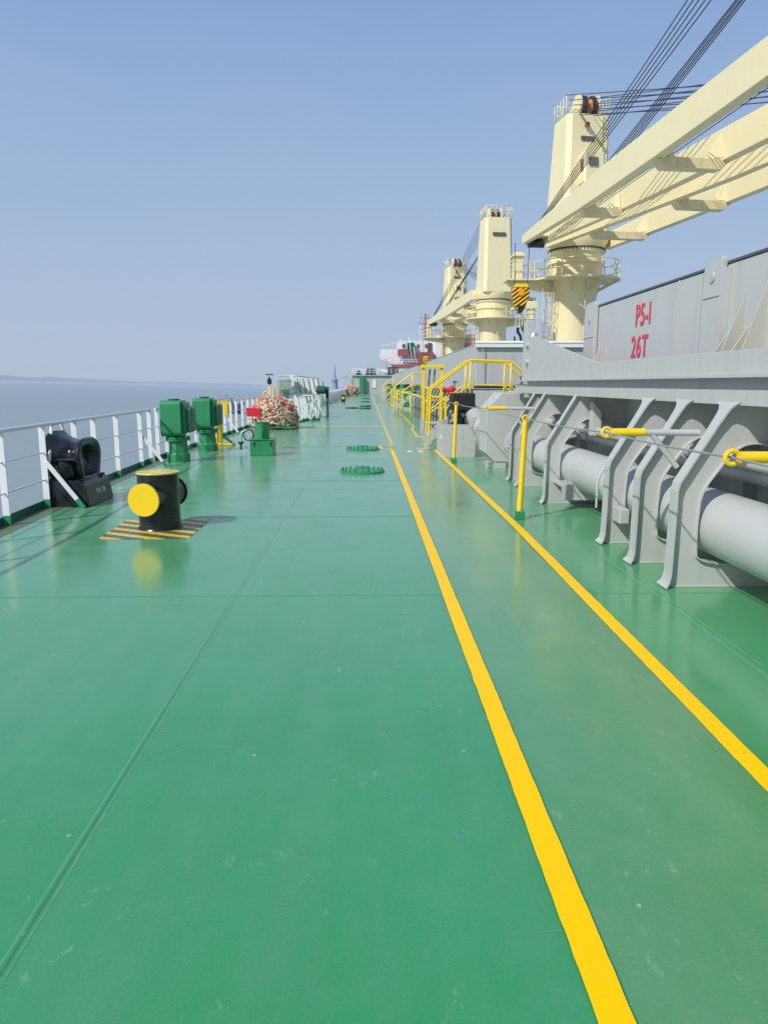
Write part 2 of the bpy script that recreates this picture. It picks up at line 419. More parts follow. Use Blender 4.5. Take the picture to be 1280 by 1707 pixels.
# ------------------------------------------------------------------ guard rails (port side)
def toe(ys, X, z0):
    m = MB()
    for a, b in zip(ys[:-1], ys[1:]): m.bar((X(a) - .05, a, z0 + .052), (X(b) - .05, b, z0 + .052), .014, .10)
    return m
def guard_rail(y0, y1, posts, braces, label, x=-4.3, h=1.1, z0=0, xf=None):
    X = xf or rail_x
    t = empty('guard_rail', (X(y0), y0, z0), label, 'railing', 'white guard rails along the ship side')
    ys = sorted(set([y0, y1] + [y for y in posts if y0 < y < y1]))
    MB().pipe([(X(y), y, z0 + h) for y in ys], .027, 10).build('top_rail', M['white'], t)
    for zz in (.74, .38): MB().pipe([(X(y), y, z0 + zz) for y in ys], .011, 6).build('mid_rail', M['white'], t)
    for y in posts:
        m = MB(); m.box(X(y) - .041, X(y) + .041, y - .007, y + .007, z0 + .12, z0 + h - .015)
        p = m.build('post', M['white'], t)
        MB().box(X(y) - .043, X(y) + .043, y - .009, y + .009, z0 + .001, z0 + .12).build('foot', M['green'], p)
    for y in braces:
        b = MB().bar((X(y) + .03, y + .03, z0 + .62), (X(y) + .40, y + .03, z0 + .12), .012, .06, up=(1, 0, 0)).build('brace', M['white'], t)
        MB().bar((X(y) + .40, y + .03, z0 + .12), (X(y) + .483, y + .03, z0 + .002), .014, .062, up=(1, 0, 0)).build('foot', M['green'], b)
    MB().pipe([(X(y) - .03, y, z0 + .05) for y in ys], .001, 4).build('toe_bar', M['green'], t) if False else \
        toe(ys, X, z0).build('toe_bar', M['greend'], t)
    return t
g1 = guard_rail(1.0, 15.1, [1.2, 2.4, 3.6, 4.8, 6.0, 7.2, 8.35, 9.57, 10.75, 11.6, 12.8, 14.3, 15.0], [2.4, 6.0, 9.52, 14.3], 'white guard rail with green feet beside the black fairlead')
MB().pipe([(-4.27, 9.95, 1.08), (-4.19, 9.60, .62)], .022, 8).build('stay_tube', M['white'], g1); MB().pipe([(-4.29, 10.3, 1.08), (-4.30, 10.62, .7)], .022, 8).build('stay_tube', M['white'], g1)
guard_rail(15.5, 19.2, [15.6, 16.3, 17.1, 18.2, 19.1], [16.3], 'white guard rail behind the two green ventilators')
guard_rail(19.9, 30.4, [20.0, 21.0, 22.0, 23.0, 24.0, 25.0, 26.2, 27.4, 28.6, 29.8], [20.0, 23.0, 27.4], 'white guard rail with flat posts leading up to the rope heap')

# ------------------------------------------------------------------ panama chock
ch = empty('fairlead', (-4.0, 10.1, 0), 'black steel fairlead with a round-topped opening on a stepped base by the rail', 'fairlead')
m = MB(); m.prism([(-4.28, .001), (-3.70, .001), (-3.76, .30), (-3.84, .36), (-4.28, .36)], 9.62, 10.55, 'XZ')
m.build('base', M['black'], ch, .02)
def dring(x, w, zt, zb, cy=10.08, n=22):
    """D outline: straight foot, round top"""
    r = w / 2; pts = []
    for i in range(n + 1):
        a = PI * i / n; pts.append((x, cy - r * (abs(math.cos(a)) ** .62) * (1 if math.cos(a) > 0 else -1), zt - r * .62 + r * .62 * math.sin(a)))
    k = 8
    for i in range(1, k): pts.append((x, cy + r - 2 * r * i / k, zb - .02 * math.sin(PI * i / k)))
    return pts
secs = [dring(-4.30, .80, .985, .36), dring(-4.27, .86, 1.0, .355), dring(-4.23, .84, .985, .36), dring(-4.18, .75, .935, .36), dring(-4.09, .70, .895, .36),
        dring(-4.0, .69, .865, .36), dring(-3.92, .74, .87, .36), dring(-3.885, .80, .90, .362), dring(-3.845, .82, .905, .362), dring(-3.82, .78, .885, .372),
        dring(-3.83, .66, .83, .40), dring(-3.89, .56, .77, .43), dring(-4.0, .48, .72, .46), dring(-4.12, .52, .75, .45), dring(-4.24, .66, .86, .42), dring(-4.30, .78, .97, .37)]
m = MB(); k = len(secs[0]); vs = [p for s_ in secs for p in s_]; fs = []
for i in range(len(secs) - 1):
    for j in range(k): fs.append((i * k + j, i * k + (j + 1) % k, (i + 1) * k + (j + 1) % k, (i + 1) * k + j))
m.add(vs, fs, True); m.build('bell_mouth', M['black'], ch)
m = MB(); m.box(-4.24, -3.86, 9.655, 9.76, .62, .65); m.build('rib', M['black'], ch, .006)
MB().lathe([(.0, 0), (.10, .0), (.13, .05), (.13, .18), (.08, .24), (0, .26)], (-4.05, 9.74, .37), 18).build('guide_roller', M['black'], ch)
nrm = Vector((.299, 0, .06)).normalized()
m = MB()
for y in (9.7, 10.42): m.lathe([(0, .03), (.03, .03), (.03, 0)], (-3.80, y, .345), 8)
m.build('bolt', M['black'], ch)
font_mesh('SWL 58t', .10, basis((0, 1, 0), (-.196, 0, .98), (.98, 0, .196), (-3.722, 10.12, .135)), 'marking', M['wletters'], ch, .9, .001)

# ------------------------------------------------------------------ bollard
bo = empty('bollard', (-2.37, 8.2, 0), 'black tubular bollard with round yellow stub ends on the striped patch', 'bollard')
c = (-2.37, 8.2, 0)
MB().lathe([(.232, .002), (.229, .03), (.229, .63)], c, 48).build('barrel', M['black'], bo)
MB().lathe([(.229, .631), (.241, .633), (.243, .642), (.238, .650), (0, .654)], c, 48).build('cap_plate', paint('worn_yellow_black_rim', (.84, .66, .10), .4, .7, (.16, .15, .07), 0, .2, scale=7), bo)
dv = Vector((-.20, -.96, 0)).normalized()
for sg, nm in ((1, 'near'), (-1, 'far')):
    a = Vector((-2.37, 8.2, .375)) + dv * sg * .16; b = Vector((-2.37, 8.2, .375)) + dv * sg * .345
    st = MB().tube(a, b, .168, 36).build('stub', M['black'], bo)
    MB().tube(b - dv * sg * .012, b + dv * sg * .014, .182, 40).build('end_disc', M['yellow'] if sg > 0 else M['black'], st)
# weld lumps round foot
m = MB(); m.pipe([(-2.37 + .243 * math.cos(a * .2), 8.2 + .243 * math.sin(a * .2), .008) for a in range(31)], .012, 6, closed=True); m.build('weld_bead', M['black'], bo)

# ------------------------------------------------------------------ ventilators
def ventilator(loc, label):
    x, y = loc
    t = empty('ventilator', (x, y, 0), label, 'ventilator', 'green box-headed ventilators by the rail')
    MB().lathe([(.245, .001), (.245, .17), (.205, .19), (.20, .50)], (x, y, 0), 8).build('stem', M['green'], t, .006)
    m = MB(); m.lathe([(.20, .455), (.26, .455), (.26, .485), (.20, .485)], (x, y, 0), 28).lathe([(.2, .495), (.26, .495), (.26, .525), (.2, .525)], (x, y, 0), 28)
    for i in range(10):
        a = 2 * PI * i / 10; m.tube((x + .235 * math.cos(a), y + .235 * math.sin(a), .435), (x + .235 * math.cos(a), y + .235 * math.sin(a), .545), .014, 6)
    m.build('flange', M['green'], t)
    prof = arc(-.19, .66, .12, 180, 250, 5) + [(.10, .535), (.20, .60)] + arc(.14, 1.20, .09, 0, 90, 5) + arc(-.21, 1.20, .09, 90, 180, 5)
    m = MB(); m.prism([(y + .02 + p * 1.05, q) for p, q in prof], x - .27, x + .15, 'YZ'); m.build('head', M['green'], t, .012)
    MB().box(x + .15, x + .36, y - .17, y + .20, .63, 1.14).build('float_box', M['greend'], t, .03)
    MB().box(x + .15, x + .23, y - .19, y + .22, .60, 1.25).build('side_plate', M['green'], t, .01)
    MB().lathe([(.10, 1.285), (.12, 1.30), (.12, 1.32), (0, 1.325)], (x - .04, y, 0), 18).build('top_cap', M['greend'], t)
    return t
ventilator((-4.0, 15.45), 'green box-headed ventilator, the nearer one beside the end of the white rail')
ventilator((-3.93, 18.0), 'green box-headed ventilator, the farther one in front of the yellow post')

# ------------------------------------------------------------------ yellow post
yp = empty('davit_post', (-3.92, 19.6, 0), 'yellow steel davit post on a flat yellow foot behind the ventilators', 'davit')
MB().lathe([(.12, .001), (.12, .06), (.085, .07), (.085, 1.16)], (-3.95, 19.6, 0), 16).build('post', M['yellow'], yp)
MB().box(-4.05, -3.55, 19.45, 19.75, .01, .05).build('base_plate', M['yellow'], yp)
MB().bar((-4.15, 19.6, 1.10), (-3.68, 19.6, 1.12), .12, .10).box(-3.80, -3.70, 19.54, 19.66, .78, 1.08).build('head', M['yellow'], yp, .01)
MB().bar((-3.62, 19.6, .06), (-3.93, 19.6, .30), .03, .06).build('bracket', M['greend'], yp)

# ------------------------------------------------------------------ green sounding box, gooseneck, red bucket
gb = empty('air_pipe_box', (-2.38, 16.75, 0), 'green steel box with a round drum on top standing on the open deck', 'deck box')
MB().box(-2.66, -2.12, 16.55, 17.0, .002, .36).build('box', M['green'], gb, .01)
m = MB().box(-2.68, -2.10, 16.53, 17.02, .365, .385)
for x in (-2.58, -2.20): m.tube((x, 16.52, .25), (x, 16.52, .36), .014, 6).tube((x, 16.52, .30), (x, 16.56, .30), .014, 6)
m.build('lid', M['green'], gb)
m = MB().lathe([(.155, .386), (.155, .74), (.17, .745), (.17, .77), (0, .775)], (-2.39, 16.77, 0), 24); m.build('drum', M['green'], gb)
m = MB().tube((-2.36, 16.60, .42), (-2.36, 16.60, .70), .012, 6)
for z in (.44, .56, .68): m.box(-2.385, -2.335, 16.58, 16.63, z - .012, z + .012)
m.build('hinge', M['greend'], gb)
gn = empty('gooseneck_pipe', (-2.95, 17.1, 0), 'pale green gooseneck pipe ending in a small funnel beside the green box', 'pipe')
MB().pipe([(-2.68, 17.1, .3), (-2.69, 17.1, .42)] + [(-2.82 + .13 * math.cos(R(a)), 17.1, .42 + .13 * math.sin(R(a))) for a in range(10, 175, 18)] + [(-2.955, 17.1, .40), (-2.955, 17.1, .28)], .030, 10).build('pipe', M['mint'], gn)
MB().lathe([(.075, .29), (.075, .27), (.03, .22), (.025, .10)], (-2.955, 17.1, 0), 16).build('funnel', M['greend'], gn)
hs = MB().pipe([(-2.74 + .125 * math.cos(R(a)), 16.95, .45 + .125 * math.sin(R(a))) for a in range(0, 360, 20)], .013, 8, closed=True).build('hose', M['blackm'], None, off=(-2.74, 16.95, .32))
tag(hs, 'black hose ring hanging beside the green box', 'hose')
rb = empty('bucket', (-2.78, 18.2, .0), 'bright red metal box held above the rail foot beside the rope heap', 'bucket')
MB().prism([(-2.96, 1.05), (-2.60, 1.03), (-2.61, .82), (-2.94, .84)], 18.0, 18.28, 'XZ').build('shell', M['red'], rb, .01)
MB().tube((-2.74, 18.14, .002), (-2.74, 18.14, .80), .02, 8).build('stand', M['greend'], rb)

# ------------------------------------------------------------------ manholes
def manhole(x, y, r, label):
    t = empty('manhole', (x, y, 0), label, 'manhole', 'round green manhole covers in the deck')
    MB().lathe([(r, .001), (r, .028), (r - .015, .034), (0, .036)], (x, y, 0), 40).build('cover', M['green'], t)
    m = MB(); k = 20
    for i in range(k):
        a = 2 * PI * i / k; px, py = x + (r - .04) * math.cos(a), y + (r - .04) * math.sin(a)
        m.tube((px, py, .03), (px, py, .085), .008, 6).lathe([(.019, .036), (.019, .058), (0, .06)], (px, py, 0), 6)
    m.build('stud_ring', M['green'], t)
    MB().pipe([(x - .14, y - .12, .035), (x - .13, y - .12, .08), (x + .13, y - .12, .08), (x + .14, y - .12, .035)], .01, 6).build('handle', M['green'], t)
    MB().pipe([(x - .14, y + .14, .035), (x - .13, y + .14, .08), (x + .13, y + .14, .08), (x + .14, y + .14, .035)], .01, 6).build('handle', M['green'], t)
    return t
manhole(-.08, 13.5, .42, 'round studded green manhole cover, the nearest one on the deck')
manhole(-.09, 18.2, .42, 'round studded green manhole cover, second nearest, just before the yellow crossing line')
for x, y, r, l in ((-.09, 47.8, .42, 'small distant manhole at the end of the second yellow crossing line'), (-.98, 49, .42, 'distant manhole, the left one of its far group'),
                   (-.05, 52.8, .42, 'distant manhole just beyond the second crossing line'), (0, 80.4, .4, 'farthest manhole, close to the grey bulkhead'), (-.05, 66, .4, 'distant manhole ahead of the far black bollard')):
    t = empty('manhole', (x, y, 0), l, 'manhole', 'round green manhole covers in the deck')
    MB().lathe([(r, .001), (r, .06), (r - .03, .09), (0, .095)], (x, y, 0), 24).build('cover', M['greend'], t)

# ------------------------------------------------------------------ rope heap on pallet
def rope_heap(c, rx, ry, h, n, label, name='rope_heap'):
    m = MB()
    for i in range(n):
        a = random.uniform(0, 2 * PI); q = random.random() ** .5; zz = random.random()
        k = math.sqrt(max(0, 1 - (zz * .97) ** 3.2)); rr = k * (.80 + .2 * random.random()) if i % 4 else k * q
        p = Vector((c[0] + rx * rr * math.cos(a), c[1] + ry * rr * math.sin(a), c[2] + .05 + h * zz * (.88 + .12 * random.random())))
        L = random.uniform(.07, .17); d = Vector((random.gauss(0, 1), random.gauss(0, 1), random.gauss(0, .7))).normalized()
        s_ = d.orthogonal().normalized() * random.uniform(.02, .07)
        mi = random.choices((0, 1, 2, 3), (.40, .32, .10, .18))[0]
        # patches of colour rather than even confetti
        if math.sin(a * 3 + zz * 5) > .72: mi = 3 if random.random() < .6 else mi
        m.pipe([p - d * L + s_, p - d * L * .3 - s_ * .4, p + d * L * .4 + s_ * .5, p + d * L - s_], random.uniform(.02, .045), 5, mi=mi)
    for i in range(n // 28):
        a = random.uniform(0, 2 * PI); z0 = c[2] + h * random.uniform(.15, 1.0); k = math.sqrt(max(0, 1 - ((z0 - c[2]) / h * .97) ** 3.2)) + .05; P = []
        for j in range(7):
            aa = a + .14 * j; P.append((c[0] + rx * k * math.cos(aa) * random.uniform(.93, 1.08), c[1] + ry * k * math.sin(aa) * random.uniform(.93, 1.08), max(c[2] + .04, z0 + random.uniform(-.09, .09) - .03 * j)))
        m.pipe(P, .028, 6, mi=random.choice((0, 0, 1, 3)))
    # dark core so no daylight shows through
    core = []
    for j in range(7):
        z = j / 6; k = math.sqrt(max(0, 1 - z ** 3.2)) * .78
        core.append((k, z))
    for (k0, z0), (k1, z1) in zip(core[:-1], core[1:]):
        vs = [(c[0] + rx * kk * math.cos(2 * PI * i / 20), c[1] + ry * kk * math.sin(2 * PI * i / 20), c[2] + .03 + h * .86 * zz) for kk, zz in ((k0, z0), (k1, z1)) for i in range(20)]
        m.add(vs, [(i, (i + 1) % 20, 20 + (i + 1) % 20, 20 + i) for i in range(20)], True, 2)
    o = m.build(name, [M['tan'], M['pale'], M['brown'], M['pink']], None, off=c)
    return tag(o, label, 'rope heap')
rope_heap((-3.40, 27.0, .10), .82, .80, .98, 2300, 'large tangled heap of beige, white and red rope on a green pallet by the rail')
pl = empty('pallet', (-3.25, 26.9, 0), 'low green pallet under the large rope heap', 'pallet')
MB().box(-3.95, -2.55, 26.05, 27.75, .07, .11).build('top', M['green'], pl, .005)
m = MB(); [m.box(x, x + .1, 26.1, 27.7, .002, .07) for x in (-3.93, -3.3, -2.67)]; m.build('runner', M['greend'], pl)

# ------------------------------------------------------------------ gangway gear on the port side
hp = empty('embarkation_rail', (-4.5, 32, 0), 'yellow hooped handrails rising behind the rope heap', 'handrail')
for i, (x, y, z) in enumerate(((-4.45, 32.6, 1.30), (-4.62, 32.2, 1.05), (-4.30, 33.0, 1.5), (-4.12, 33.4, 1.5))):
    hw = .13; pts = [(x - hw, y, .1), (x - hw, y, z - hw)] + [(x + hw * math.cos(R(a)), y, z - hw + hw * math.sin(R(a))) for a in range(165, 0, -30)] + [(x + hw, y, z - hw), (x + hw, y, .1)]
    MB().pipe(pts, .028, 8).build('hoop', M['yellowf'], hp)
lp = empty('deck_lamp', (-4.4, 33.5, 0), 'black lantern on a white pole above the yellow hoops', 'lamp')
MB().tube((-4.4, 33.5, .02), (-4.4, 33.5, 1.62), .03, 8).build('pole', M['white'], lp)
MB().lathe([(0, 1.62), (.10, 1.62), (.10, 1.84), (.04, 1.87), (.04, 1.95), (0, 1.95)], (-4.4, 33.5, 0), 14).build('lantern', M['blackm'], lp)
MB().box(-4.56, -4.22, 33.45, 33.55, 2.02, 2.08).build('cap', M['dim'], lp)
al = empty('accommodation_ladder', (-3.8, 35, 0), 'stowed grey accommodation ladder in a white upright frame', 'gangway')
m = MB()
for i in range(9): m.tube((-4.05 + .062 * i, 34.1, 1.02), (-4.05 + .062 * i, 34.1, 1.78), .010, 6)
for z in (1.0, 1.4, 1.80): m.tube((-4.1, 34.1, z), (-3.5, 34.1, z), .016, 6)
m.build('grating', M['mint'], al)
MB().box(-4.14, -3.46, 34.13, 34.16, .95, 1.85).build('side_sheet', M['greyfar'], al)
MB().box(-4.2, -3.4, 34.05, 34.3, .86, .95).build('platform_edge', M['white'], al)
for i in range(6):
    y = 34.4 + i * 1.25; x = -3.47 + .16 * i * .9
    m = MB(); m.prism([(x - .12, .05), (x + .1, .05), (x + .02, 1.0), (x + .10, 1.1), (x + .10, 2.05 - .02 * i), (x - .10, 2.05 - .02 * i), (x - .10, 1.4), (x - .22, 1.15)], y, y + .06, 'XZ')
    m.build('frame', M['white'], al)
MB().pipe([(-4.1, 34.2, 1.98), (-3.3, 34.6, 2.0), (-2.6, 40.5, 1.93)], .03, 8).build('top_pipe', M['white'], al)
MB().box(-3.5, -3.38, 34.7, 40.6, 1.15, 1.75).build('ladder_side', M['greyfar'], al)
m = MB()
for i in range(5): m.pipe([(-3.28 + .17 * i, 35.0 + 1.1 * i, 1.9), (-3.12 + .17 * i, 35.0 + 1.1 * i, 1.2)], .025, 6)
m.build('fall_pipe', M['blackm'], al)
er = guard_rail(31.2, 36.4, [31.3, 32.2, 33.2, 34.2, 35.3, 36.3], [31.3, 33.2, 35.3], 'inner white guard rail on green coaming around the gangway opening', xf=lambda y: -2.78 + .09 * (y - 31.2))
m = MB()
pr = empty('guard_rail', (-2.5, 33, 0), 'white rail across the gangway opening facing aft, with slanted brace', 'railing', 'white guard rails along the ship side')
for z in (1.12, .72, .36): m.pipe([(-2.86, 33.0, z), (-2.16, 33.0, z)], .022, 8)
m.build('rail', M['white'], pr)
for x in (-2.84, -2.45, -2.26, -2.16): MB().box(x - .03, x + .03, 32.98, 33.02, .10, 1.12).build('post', M['white'], pr)
MB().bar((-2.3, 32.95, .95), (-2.6, 32.95, .10), .03, .06, up=(1, 0, 0)).build('brace', M['white'], pr)
MB().box(-2.9, -2.1, 32.9, 33.1, .002, .10).build('toe_bar', M['greend'], pr)
wn = empty('winch', (-2.1, 36.6, 0), 'dark green deck winch behind the white gangway rail', 'winch')
MB().lathe([(0, -.22), (.20, -.22), (.20, .22), (0, .22)], (-2.25, 36.6, 1.34), 20, 'X').build('drum', M['greend'], wn, .02)
MB().box(-2.02, -1.86, 36.5, 36.9, .9, 1.5).build('gearbox', M['greend'], wn, .04)
MB().box(-2.42, -2.32, 36.5, 36.8, .002, 1.3).box(-1.98, -1.88, 36.5, 36.8, .002, 1.3).build('frame', M['greend'], wn)
MB().tube((-2.15, 36.6, 1.55), (-2.15, 36.6, 1.75), .025, 8).build('lever', M['dim'], wn)

# far port side: bulwark, chock, bollard, heap
mb = MB()
yy = [38, 44, 48, 53, 57, 60.5, 64, 68, 72, 80, 90, 100, 112]
for a, b in zip(yy[:-1], yy[1:]): mb.bar((edge_x(a) + .12, a, .47), (edge_x(b) + .12, b, .47), .05, .93)
bw = empty('bulwark', (edge_x(60), 60, 0), 'white steel bulwark along the ship side far forward', 'bulwark')
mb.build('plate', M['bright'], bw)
m = MB()
for a, b in zip(yy[:-1], yy[1:]): m.bar((edge_x(a) + .13, a, .96), (edge_x(b) + .13, b, .96), .16, .05)
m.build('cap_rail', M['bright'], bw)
y = 40
while y < 110:
    MB().prism([(edge_x(y) + .14, .02), (edge_x(y) + .55, .02), (edge_x(y) + .24, .9), (edge_x(y) + .14, .9)], y, y + .04, 'XZ').build('stay', M['white'], bw)
    y += 3.2
fc = empty('fairlead', (-3.6, 62, 0), 'small distant black fairlead on the white bulwark', 'fairlead')
MB().prism([(-3.85, .9), (-3.55, .9), (-3.50, .25), (-3.3, .02), (-3.75, .02), (-3.85, .4)], 61.5, 62.2, 'XZ').build('body', M['black'], fc, .03)
MB().bar((-3.7, 61.4, .95), (-3.45, 61.4, .1), .1, .10).build('roller', M['black'], fc)
fb = empty('bollard', (-2.1, 67.5, 0), 'small distant black bollard with a yellow disc on its face', 'bollard')
MB().lathe([(.2, .001), (.2, .58), (.22, .585), (.22, .62), (0, .63)], (-2.1, 67.5, 0), 20).build('barrel', M['black'], fb)
MB().tube((-2.1, 67.31, .36), (-2.1, 67.2, .36), .13, 24).build('end_disc', M['yellow'], fb)
rope_heap((-1.9, 101, .05), 1.1, 1.4, 1.45, 300, 'distant heap of tan mooring rope near the bow')

# ------------------------------------------------------------------ forecastle
fo = empty('forecastle_bulkhead', (0, 118, 0), 'grey raised forecastle front with small openings at the far end of the deck', 'bulkhead')
MB().box(-2.2, 26, 118, 119, .002, 2.9).build('wall', M['greyfar'], fo)
MB().box(-2.3, 26, 117.7, 134, 2.91, 3.05).build('upper_deck', M['greyfar'], fo)
MB().box(-1.05, -.35, 117.2, 117.9, .002, 2.85).build('green_trunk', M['green'], fo)
MB().box(1.05, 1.65, 117.9, 117.98, 1.0, 2.3).build('notice_board', M['white'], fo)
m = MB()
for x in [-2.2 + .7 * i for i in range(12)]: m.tube((x, 117.8, 3.05), (x, 117.8, 4.0), .04, 6)
for z in (3.4, 3.7, 4.0): m.tube((-2.2, 117.8, z), (5.5, 117.8, z), .035, 6)
m.build('railing', M['white'], fo)
MB().prism([(-3.0, .002), (-2.2, .002), (-2.2, 2.6), (-2.5, 2.6)], 117.9, 118, 'XZ').build('bracket_plate', M['greyfar'], fo)
for x, l in ((-1.2, 'dark mooring roller on the left of the forecastle front'), ):
    w = empty('fairlead', (x, 121, 3.05), l, 'fairlead'); MB().lathe([(0, -.4), (.35, -.4), (.35, .4), (0, .4)], (x, 121, 3.5), 14, 'X').build('drum', M['blackm'], w); MB().box(x - .5, x + .5, 120.6, 121.4, 3.05, 3.25).build('base', M['blackm'], w)
w = empty('windlass', (1.0, 122, 3.05), 'large black covered windlass on the forecastle', 'windlass')
MB().prism([(-.1, 3.05), (1.7, 3.05), (1.5, 4.2), (.15, 4.2)], 121, 122.4, 'XZ').build('cover', M['blackm'], w, .05); MB().box(.0, 1.6, 122.4, 123, 3.05, 3.6).build('bed', M['dim'], w)
w = empty('windlass', (3.6, 124, 3.05), 'smaller windlass with white drums right of the covered one', 'windlass')
MB().lathe([(0, -.7), (.5, -.7), (.5, -.6), (.3, -.55), (.3, .55), (.5, .6), (.5, .7), (0, .7)], (3.0, 124, 3.7), 16, 'X').build('drum', M['white'], w); MB().box(3.6, 5.4, 123.5, 124.5, 3.05, 4.4).build('motor', M['blackm'], w, .05)
w = empty('foremast', (3.4, 127, 3.05), 'slim pinkish mast platform above the forecastle', 'mast')
MB().tube((3.4, 127, 3.05), (3.4, 127, 5.9), .14, 10).build('pole', M['pinkhaze'], w)
m = MB()
for x in (2.4, 3.0, 3.8, 4.6): m.tube((x, 127, 4.9), (x, 127, 6.0), .03, 6)
for z in (4.95, 5.5, 6.0): m.tube((2.4, 127, z), (4.6, 127, z), .03, 6)
m.build('rail_cage', M['pinkhaze'], w)

# ------------------------------------------------------------------ hatch coamings
STAY_OUT = [(2.40, .002), (2.42, .05), (2.445, .13), (2.455, .30), (2.46, .80), (2.50, .90), (2.845, 1.49), (3.54, 1.49), (3.54, .002)]
HOLE = [(2.72, .21), (2.80, .185), (3.42, .185), (3.42, 1.0), (3.30, 1.10), (3.12, 1.155), (2.98, 1.15), (2.86, 1.10), (2.73, .90), (2.66, .78), (2.64, .60), (2.64, .38), (2.66, .28)]
def chaikin(p, n=2):
    for _ in range(n):
        q = []
        for i in range(len(p)):
            a, b = p[i], p[(i + 1) % len(p)]
            q += [(a[0] * .75 + b[0] * .25, a[1] * .75 + b[1] * .25), (a[0] * .25 + b[0] * .75, a[1] * .25 + b[1] * .75)]
        p = q
    return p
HOLE = chaikin([(2.66, .195), (3.42, .185), (3.42, 1.02), (3.26, 1.13), (3.05, 1.18), (2.90, 1.13), (2.76, .94), (2.655, .78), (2.64, .60), (2.64, .36)])
def inset(poly, d):
    cx = sum(p[0] for p in poly) / len(poly); cz = sum(p[1] for p in poly) / len(poly)
    return [(x + (cx - x) * d, z + (cz - z) * d) for x, z in poly]
def flange_strip(m, path, y, wf, t=.014):
    """face plate following the outer edge of the web; wf gives its width at every point"""
    V = []
    for i, (x, z) in enumerate(path):
        a = path[max(0, i - 1)]; b = path[min(len(path) - 1, i + 1)]
        d = Vector((b[0] - a[0], 0, b[1] - a[1])).normalized(); n = Vector((-d.z, 0, d.x))
        p = Vector((x, y, z)); w = wf[i] / 2
        V.append([p + Vector((0, -w, 0)), p + Vector((0, w, 0)), p + Vector((0, w, 0)) + n * t, p + Vector((0, -w, 0)) + n * t])
    vs = [v for q in V for v in q]; fs = [(3, 2, 1, 0), tuple(4 * (len(V) - 1) + k for k in range(4))]
    for i in range(len(V) - 1):
        for j in range(4): fs.append((4 * i + j, 4 * i + (j + 1) % 4, 4 * i + 4 + (j + 1) % 4, 4 * i + 4 + j))
    m.add(vs, fs)
def stay_mesh(y, ears, hole=True, wide=0):
    m = MB(); m.prism(STAY_OUT, y - .007, y + .007, 'XZ', hole=HOLE if hole else None)
    path = [(2.405, .004), (2.437, .045), (2.452, .11), (2.456, .30), (2.46, .80), (2.475, .86), (2.50, .90), (2.62, 1.105), (2.73, 1.293), (2.79, 1.395), (2.812, 1.433), (2.827, 1.460), (2.842, 1.487)]
    w = [.19, .15, .135, .13, .13, .13, .13, .13, .13, .15, .18, .25, .36] if ears else [.15, .12, .11, .11] + [.11] * 9
    if wide: w = [wide] * len(path)
    flange_strip(m, path, y, w)
    for dy in (-.010, .010): m.pipe([(2.46, y + dy, .005), (3.53, y + dy, .005)], .007, 6)
    if hole: # stiffening ring round the cut-out
        k = len(HOLE)
        for i in range(k):
            a = HOLE[i]; b = HOLE[(i + 1) % k]
            if a[0] > 3.4 and b[0] > 3.4: continue
            m.bar((a[0], y, a[1]), (b[0], y, b[1]), .085, .010, up=(-(b[1] - a[1]), 0, b[0] - a[0]))
    return m
def coaming(y0, y1, stays, label, x_in=3.55, mat=None):
    mat = mat or M['grey']
    t = empty('hatch_coaming', (x_in, y0, 0), label, 'hatch coaming', 'grey hatch coamings along the walkway')
    m = MB(); m.box(x_in, x_in + .02, y0, y1, .002, 1.488)
    m.box(x_in, 20.5, y1 - .02, y1, .002, 1.487); m.box(x_in, 20.5, y0, y0 + .02, .002, 1.486)
    m.build('side_plate', M['inner'] if mat is M['grey'] else mat, t)
    MB().box(2.853, 20.6, y0 - .05, y1 + .05, 1.49, 1.512).build('top_plate', mat, t)
    MB().box(2.838, 2.852, y0 - .05, y1 + .05, 1.47, 1.585).build('edge_bar', mat, t)
    MB().box(3.06, 3.10, y0, y1, 1.513, 1.70).build('seal_bar', mat, t)
    me = None
    for i, (y, ears, hole) in enumerate(stays):
        key = (ears, hole, mat.name)
        if key not in SM:
            o = stay_mesh(0, ears, hole, 0 if mat is M['grey'] else .26).build('stay', mat, None); SM[key] = o.data; bpy.data.objects.remove(o)
        o = bpy.data.objects.new('stay', SM[key]); COL.objects.link(o); o.parent = t; o.location = Vector((0, y, 0)) - t.location
    return t
SM = {}
h5 = coaming(-12, 13.8, [(-3.0, True, True), (-2.2, True, True), (1.4, True, True), (2.2, True, True), (3.0, True, True), (5.62, True, True), (6.42, True, True), (7.25, True, True), (9.78, False, True), (11.5, False, True), (12.2, False, False)],
             'nearest grey hatch coaming, with bracket stays and pipes run through them')
m = MB(); m.box(2.46, 3.54, 7.27, 9.76, .17, .20) if False else m.box(2.56, 3.54, 9.3, 9.77, .30, .33); m.box(2.56, 3.54, 9.3, 9.32, .12, .30).build('pipe_seat', M['grey'], h5, .004)
MB().box(2.52, 2.62, 7.0, 7.24, .25, .40).build('lug', M['grey'], h5, .01)
# bracket with cleat in the third bay
MB().prism([(3.0, 1.40), (3.12, 1.25), (3.12, .95), (3.0, .95)], 9.55, 9.70, 'XZ').build('lug', M['grey'], h5, .006)
